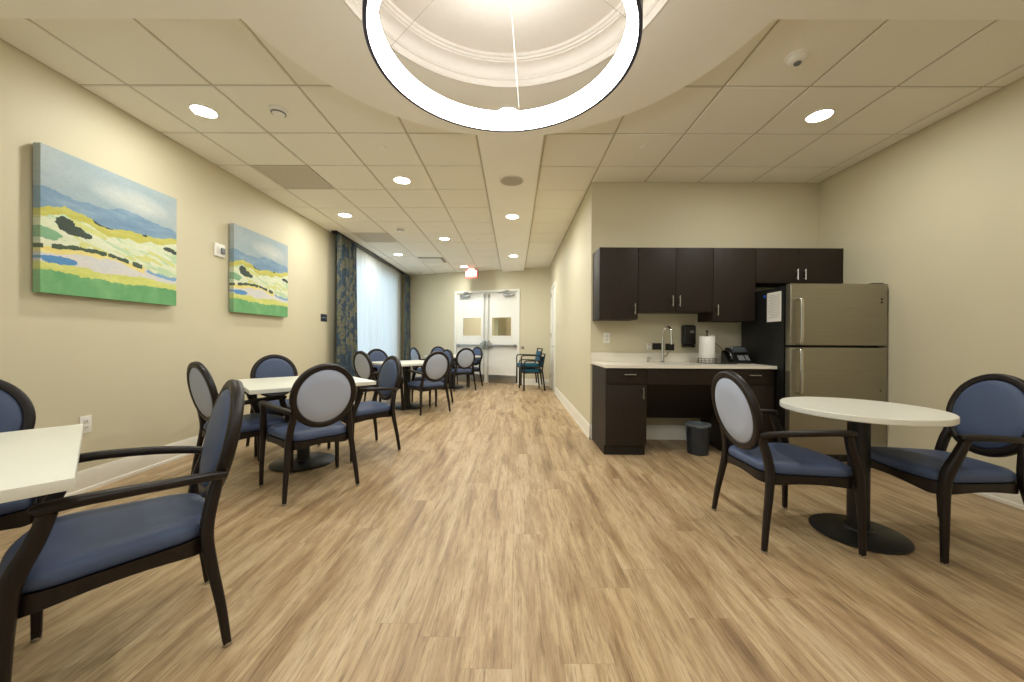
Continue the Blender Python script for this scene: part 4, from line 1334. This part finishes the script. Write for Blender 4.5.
def paint_at(u, v):
    j = (fbm(u * 14, v * 14, 3) - .5) * .030 + (fbm(u * 60, v * 60, 21) - .5) * .012
    v2 = v + j
    st = fbm(u * 7 + 3, v * 26, 5)         # horizontal strokes
    if v2 < interp(RIDGE, u):
        c = lerp3((140, 164, 176), (172, 184, 186), fbm(u * 3.2, v * 7, 8) * 1.2)
        cl = max(0, 1 - ((u - .6) / .35) ** 2 - ((v - .17) / .11) ** 2)
        return lerp3(c, (198, 203, 198), cl * (0.5 + st))
    if v2 < interp(HILL, u):
        return lerp3((106, 140, 170), (142, 168, 188), st * 1.3 - .2)
    for (cu, cv, ru, rv) in ((.14, .50, .055, .05), (.20, .535, .075, .035), (.26, .55, .05, .022), (.37, .425, .06, .022), (.42, .445, .03, .014), (.93, .495, .055, .018), (.98, .51, .03, .016), (.70, .425, .025, .010)):
        if soft(u, v, cu, cv, ru, rv):
            return lerp3((38, 52, 48), (70, 84, 66), st)
    hv, dv, gv = interp(HILL, u), interp(DARK, u), interp(GREEN, u)
    if v2 > gv:
        return lerp3((88, 156, 98), (128, 184, 126), fbm(u * 9, v * 5, 12) * 1.3 - .15)
    if abs(v2 - dv) < 0.010 + .012 * fbm(u * 12, 1, 4) and u < .68 and fbm(u * 22, 3, 31) > .36:
        return (64, 84, 62)
    if v2 < hv + .015 + .10 * fbm(u * 5, v * 3, 6):
        return lerp3((184, 180, 66), (208, 204, 118), st)
    if v2 < dv:
        c = lerp3((206, 218, 176), (228, 230, 208), st * 1.2)
        if fbm(u * 4 + 2, v * 17 - u * 5, 15) > .58:
            c = lerp3(c, (206, 208, 112), .7)
        elif fbm(u * 5 + 7, v * 22 - u * 6, 17) > .60:
            c = lerp3(c, (170, 204, 160), .6)
        if soft(u, v, .03, .595, .09, .04, 4):
            c = lerp3(c, (104, 160, 120), .8)
        return c
    if soft(u, v, .10, .765, .12, .028, 6):
        return (84, 142, 196)
    if u > .72 and v2 < dv + .028:
        return (126, 168, 206)
    if v2 < dv + .02 + .05 * fbm(u * 8, 4, 5) and u < .7:
        return lerp3((226, 208, 116), (236, 226, 160), st)
    if v2 > gv - .045 - .03 * fbm(u * 6, 3, 2):
        return lerp3((198, 206, 96), (222, 222, 140), st)
    return lerp3((224, 216, 204), (206, 210, 214), st * 1.2)

def make_painting():
    t = thing('canvas_picture', 'large landscape canvas nearest the camera on the left wall', 'painting', (XL, 2.878, 1.907), 0, 'pair of landscape canvases')
    H = 0.485
    D0, D1 = 0.012, 0.062
    n = 200
    bm = BM()
    cl = bm.loops.layers.float_color.new('paint')
    V = [[bm.verts.new((D1, -H + 2 * H * i / n, H - 2 * H * k / n)) for k in range(n + 1)] for i in range(n + 1)]
    def fill(f, c):
        q = srgb(*[max(0, min(255, x)) for x in c])
        for lp_ in f.loops:
            lp_[cl] = q
    for i in range(n):
        for k in range(n):
            f = bm.faces.new([V[i][k], V[i][k + 1], V[i + 1][k + 1], V[i + 1][k]])
            fill(f, paint_at((i + .5) / n, (k + .5) / n))
    def strip(vs, keyf):
        bk = [bm.verts.new((D0, v.co.y, v.co.z)) for v in vs]
        for a in range(len(vs) - 1):
            f = bm.faces.new([vs[a], vs[a + 1], bk[a + 1], bk[a]])
            fill(f, keyf(a))
    grey = lambda c: lerp3(c, (150, 152, 142), .35)
    strip(V[0], lambda a: grey(paint_at(0.0, (a + .5) / n)))
    strip(V[n], lambda a: grey(paint_at(1.0, (a + .5) / n)))
    strip([V[i][0] for i in range(n + 1)], lambda a: grey(paint_at((a + .5) / n, 0)))
    strip([V[i][n] for i in range(n + 1)], lambda a: grey(paint_at((a + .5) / n, 1)))
    m = NT('painted_canvas')
    at = m.n('ShaderNodeVertexColor'); at.layer_name = 'paint'
    nz = m.noise(m.mapping(m.coord(), scale=(1, 1, 2.5)), 40, 4)
    var = m.ramp(nz, [(0.3, (0.93, 0.93, 0.93, 1)), (0.7, (1.05, 1.05, 1.05, 1))])
    m.set(Base_Color=m.mix(1.0, at.outputs[0], var, 'MULTIPLY'), Roughness=0.6)
    m.bump(nz, 0.15, 0.002)
    obj('canvas', bm, m.m, t, smooth=False)
    bm = BM()
    for (a, b, c, d) in ((-H + .02, -H + .055, -H + .02, H - .02), (H - .055, H - .02, -H + .02, H - .02), (-H + .055, H - .055, -H + .02, -H + .055), (-H + .055, H - .055, H - .055, H - .02)):
        box(bm, 0.001, 0.055, a, b, c, d)
    obj('stretcher_bar', bm, plain('pine_stretcher', srgb(190, 160, 115), 0.6), t, smooth=False)
    return t
pt = make_painting()
dup(pt, (XL, 4.54, 1.905), 0, 'second landscape canvas farther along the left wall, past the white alarm', 'pair of landscape canvases')

t = thing('alarm_strobe', 'white fire alarm strobe on the left wall between the two paintings', 'alarm', (XL, 3.92, 2.06))
bm = BM(); box(bm, 0.0005, 0.022, -0.068, 0.068, -0.068, 0.068, 0.006, seg=3); obj('housing', bm, M_PLASTIC, t)
bm = BM(); box(bm, 0.022, 0.038, 0.0, 0.05, -0.035, 0.028, 0.006, seg=3); obj('strobe_lens', bm, M_GREYPLASTIC, t)
bm = BM(); box(bm, 0.022, 0.025, -0.05, -0.018, -0.04, 0.04, 0.002); obj('sounder_grille', bm, M_PLASTICSHADE, t)

t = thing('room_sign', 'small dark navy sign on the left wall beside the near curtain', 'sign', (XL, 6.10, 1.475))
bm = BM(); box(bm, 0.0005, 0.008, -0.095, 0.095, -0.06, 0.06, 0.002); obj('plaque', bm, M_SIGN, t)
bm = BM(); box(bm, 0.008, 0.0095, -0.06, 0.06, -0.008, 0.010); obj('raised_strip', bm, M_GREYPLASTIC, t)

t = thing('door_holder', 'small round magnetic door holder on the far wall right of the double door', 'door holder', (FM @ Vector((0.235, -0.0005, 0.95))), FA)
bm = BM(); lathe(bm, [(0, 0.0), (0.036, 0.0), (0.036, 0.012), (0.022, 0.018), (0.022, 0.045), (0, 0.047)], 24, M=Matrix.Rotation(pi / 2, 4, 'X')); obj('cap', bm, M_HINGE, t)

# ------------------------------------------------------------------ curtains
def curtain(name, label, cat, y0, y1, x, amp, folds, mat, z0, z1, thick=0.004, taper=0.0, group=None, seedv=0):
    bm = BM()
    uvl = bm.loops.layers.uv.new('UVMap')
    nu, nv = folds * 12, 14
    rnd = random.Random(seedv)
    ph = [rnd.uniform(-0.5, 0.5) for _ in range(folds + 2)]
    am = [rnd.uniform(0.65, 1.2) for _ in range(folds + 2)]
    def pt_(i, k, off):
        u = i / nu; w = k / nv
        fi = u * folds
        a = am[int(fi)] * (1 - fi % 1) + am[int(fi) + 1] * (fi % 1)
        p = ph[int(fi)] * (1 - fi % 1) + ph[int(fi) + 1] * (fi % 1)
        xx = x + amp * a * (0.65 + 0.35 * w) * sin(2 * pi * fi + p + 0.5 * w) + off
        c = (y0 + y1) / 2
        yy = c + (u - .5) * (y1 - y0) * (1 + taper * (w - .5)) + 0.25 * amp * cos(4 * pi * fi + p)
        return (xx, yy, z1 + (z0 - z1) * w)
    L1 = [[bm.verts.new(pt_(i, k, 0)) for k in range(nv + 1)] for i in range(nu + 1)]
    L2 = [[bm.verts.new(pt_(i, k, thick)) for k in range(nv + 1)] for i in range(nu + 1)]
    def f(q, uv):
        fc = bm.faces.new(q)
        for lp_, c in zip(fc.loops, uv):
            lp_[uvl].uv = c
    W = (y1 - y0) * 2.0
    for i in range(nu):
        for k in range(nv):
            uv = [(W * i / nu, z1 + (z0 - z1) * k / nv), (W * (i + 1) / nu, z1 + (z0 - z1) * k / nv), (W * (i + 1) / nu, z1 + (z0 - z1) * (k + 1) / nv), (W * i / nu, z1 + (z0 - z1) * (k + 1) / nv)]
            f([L2[i][k], L2[i + 1][k], L2[i + 1][k + 1], L2[i][k + 1]], uv)
            if thick > 0.002:
                f([L1[i][k], L1[i][k + 1], L1[i + 1][k + 1], L1[i + 1][k]], [uv[0], uv[3], uv[2], uv[1]])
    if thick > 0.002:
        for k in range(nv):
            f([L1[0][k], L2[0][k], L2[0][k + 1], L1[0][k + 1]], [(0, 0)] * 4)
            f([L1[nu][k], L1[nu][k + 1], L2[nu][k + 1], L2[nu][k]], [(0, 0)] * 4)
    else:
        for row in L1:
            for v in row:
                bm.verts.remove(v)
    return tag(obj(name, bm, mat, ang=80), label, cat, group)
CG = 'patterned drapes at the window'
curtain('curtain', 'dark teal and ochre patterned curtain at the near end of the window', 'curtain', 6.22, 6.98, -2.985, 0.07, 4, M_CURTAIN, 0.015, 2.895, group=CG, taper=0.10, seedv=1)
curtain('curtain', 'dark teal patterned curtain at the far end of the window, by the far wall', 'curtain', 9.90, 10.38, -2.93, 0.045, 4, M_CURTAIN, 0.015, 2.895, group=CG, taper=0.08, seedv=2)
curtain('sheer_curtain', 'floor-length white sheer curtain glowing with daylight', 'curtain', 6.80, 10.05, -3.075, 0.016, 16, M_SHEER, 0.02, 2.90, thick=0.001, seedv=3)
t = thing('curtain_track', 'slim dark curtain track on the ceiling along the window', 'curtain track', (-3.0, 8.2, ZC))
bm = BM(); box(bm, -0.055, -0.02 - 0.065 + 0.06, -2.02, 2.16, -0.036, -0.001, 0.003); box(bm, -0.012, 0.03, -2.02, 2.16, -0.036, -0.001, 0.003); obj('rail', bm, M_BLACKMETAL, t)

# ------------------------------------------------------------------ light, sky, camera
w = bpy.data.worlds.new('daylight')
S.world = w
w.use_nodes = True
bg = w.node_tree.nodes['Background']
bg.inputs[0].default_value = (0.70, 0.86, 1.0, 1)
bg.inputs[1].default_value = 1.35

def lamp(name, loc, energy, size, color, rot=(0, 0, 0), shape='DISK', spread=160):
    ld = bpy.data.lights.new(name, 'AREA')
    ld.shape = shape; ld.size = size; ld.energy = energy; ld.color = color; ld.spread = rad(spread)
    o_ = bpy.data.objects.new(name, ld)
    COL.objects.link(o_)
    o_.location = loc; o_.rotation_euler = rot
    return o_
# hallway beyond the double door has its own ceiling lights
p = FM @ Vector((-1.7, 1.5, ZC - 0.02)); lamp('hall_lamp', p, 45, 0.3, (1.0, 0.86, 0.66))
p = FM @ Vector((0.2, 1.6, ZC - 0.02)); lamp('hall_lamp', p, 14, 0.3, (1.0, 0.86, 0.66))

cam = bpy.data.cameras.new('camera')
cam.sensor_fit = 'HORIZONTAL'
cam.sensor_width = 36.0
cam.lens = 371.0 / 1024.0 * 36.0
cam.clip_start = 0.02
co = bpy.data.objects.new('camera', cam)
COL.objects.link(co)
R3 = Matrix(((0.99996678, 0.00551787, 0.00599994), (-0.00549995, 0.99998038, -0.003), (-0.00601637, 0.0029669, 0.9999775)))
right, fwd, up = R3[0], R3[1], R3[2]
mw = Matrix.Identity(4)
for i in range(3):
    mw[i][0] = right[i]; mw[i][1] = up[i]; mw[i][2] = -fwd[i]
mw[0][3], mw[1][3], mw[2][3] = 0, 0, 1.13
co.matrix_world = mw
S.camera = co

S.view_settings.view_transform = 'Standard'
S.view_settings.look = 'None'
S.view_settings.exposure = 0.26
S.view_settings.gamma = 1.0
S.view_settings.use_curve_mapping = False
try:
    S.cycles.use_denoising = True
    S.cycles.denoiser = 'OPENIMAGEDENOISE'
    S.cycles.max_bounces = 10
    S.cycles.diffuse_bounces = 6
    S.cycles.transparent_max_bounces = 12
    S.cycles.sample_clamp_indirect = 6.0
    S.cycles.caustics_reflective = False
    S.cycles.caustics_refractive = False
except Exception:
    pass
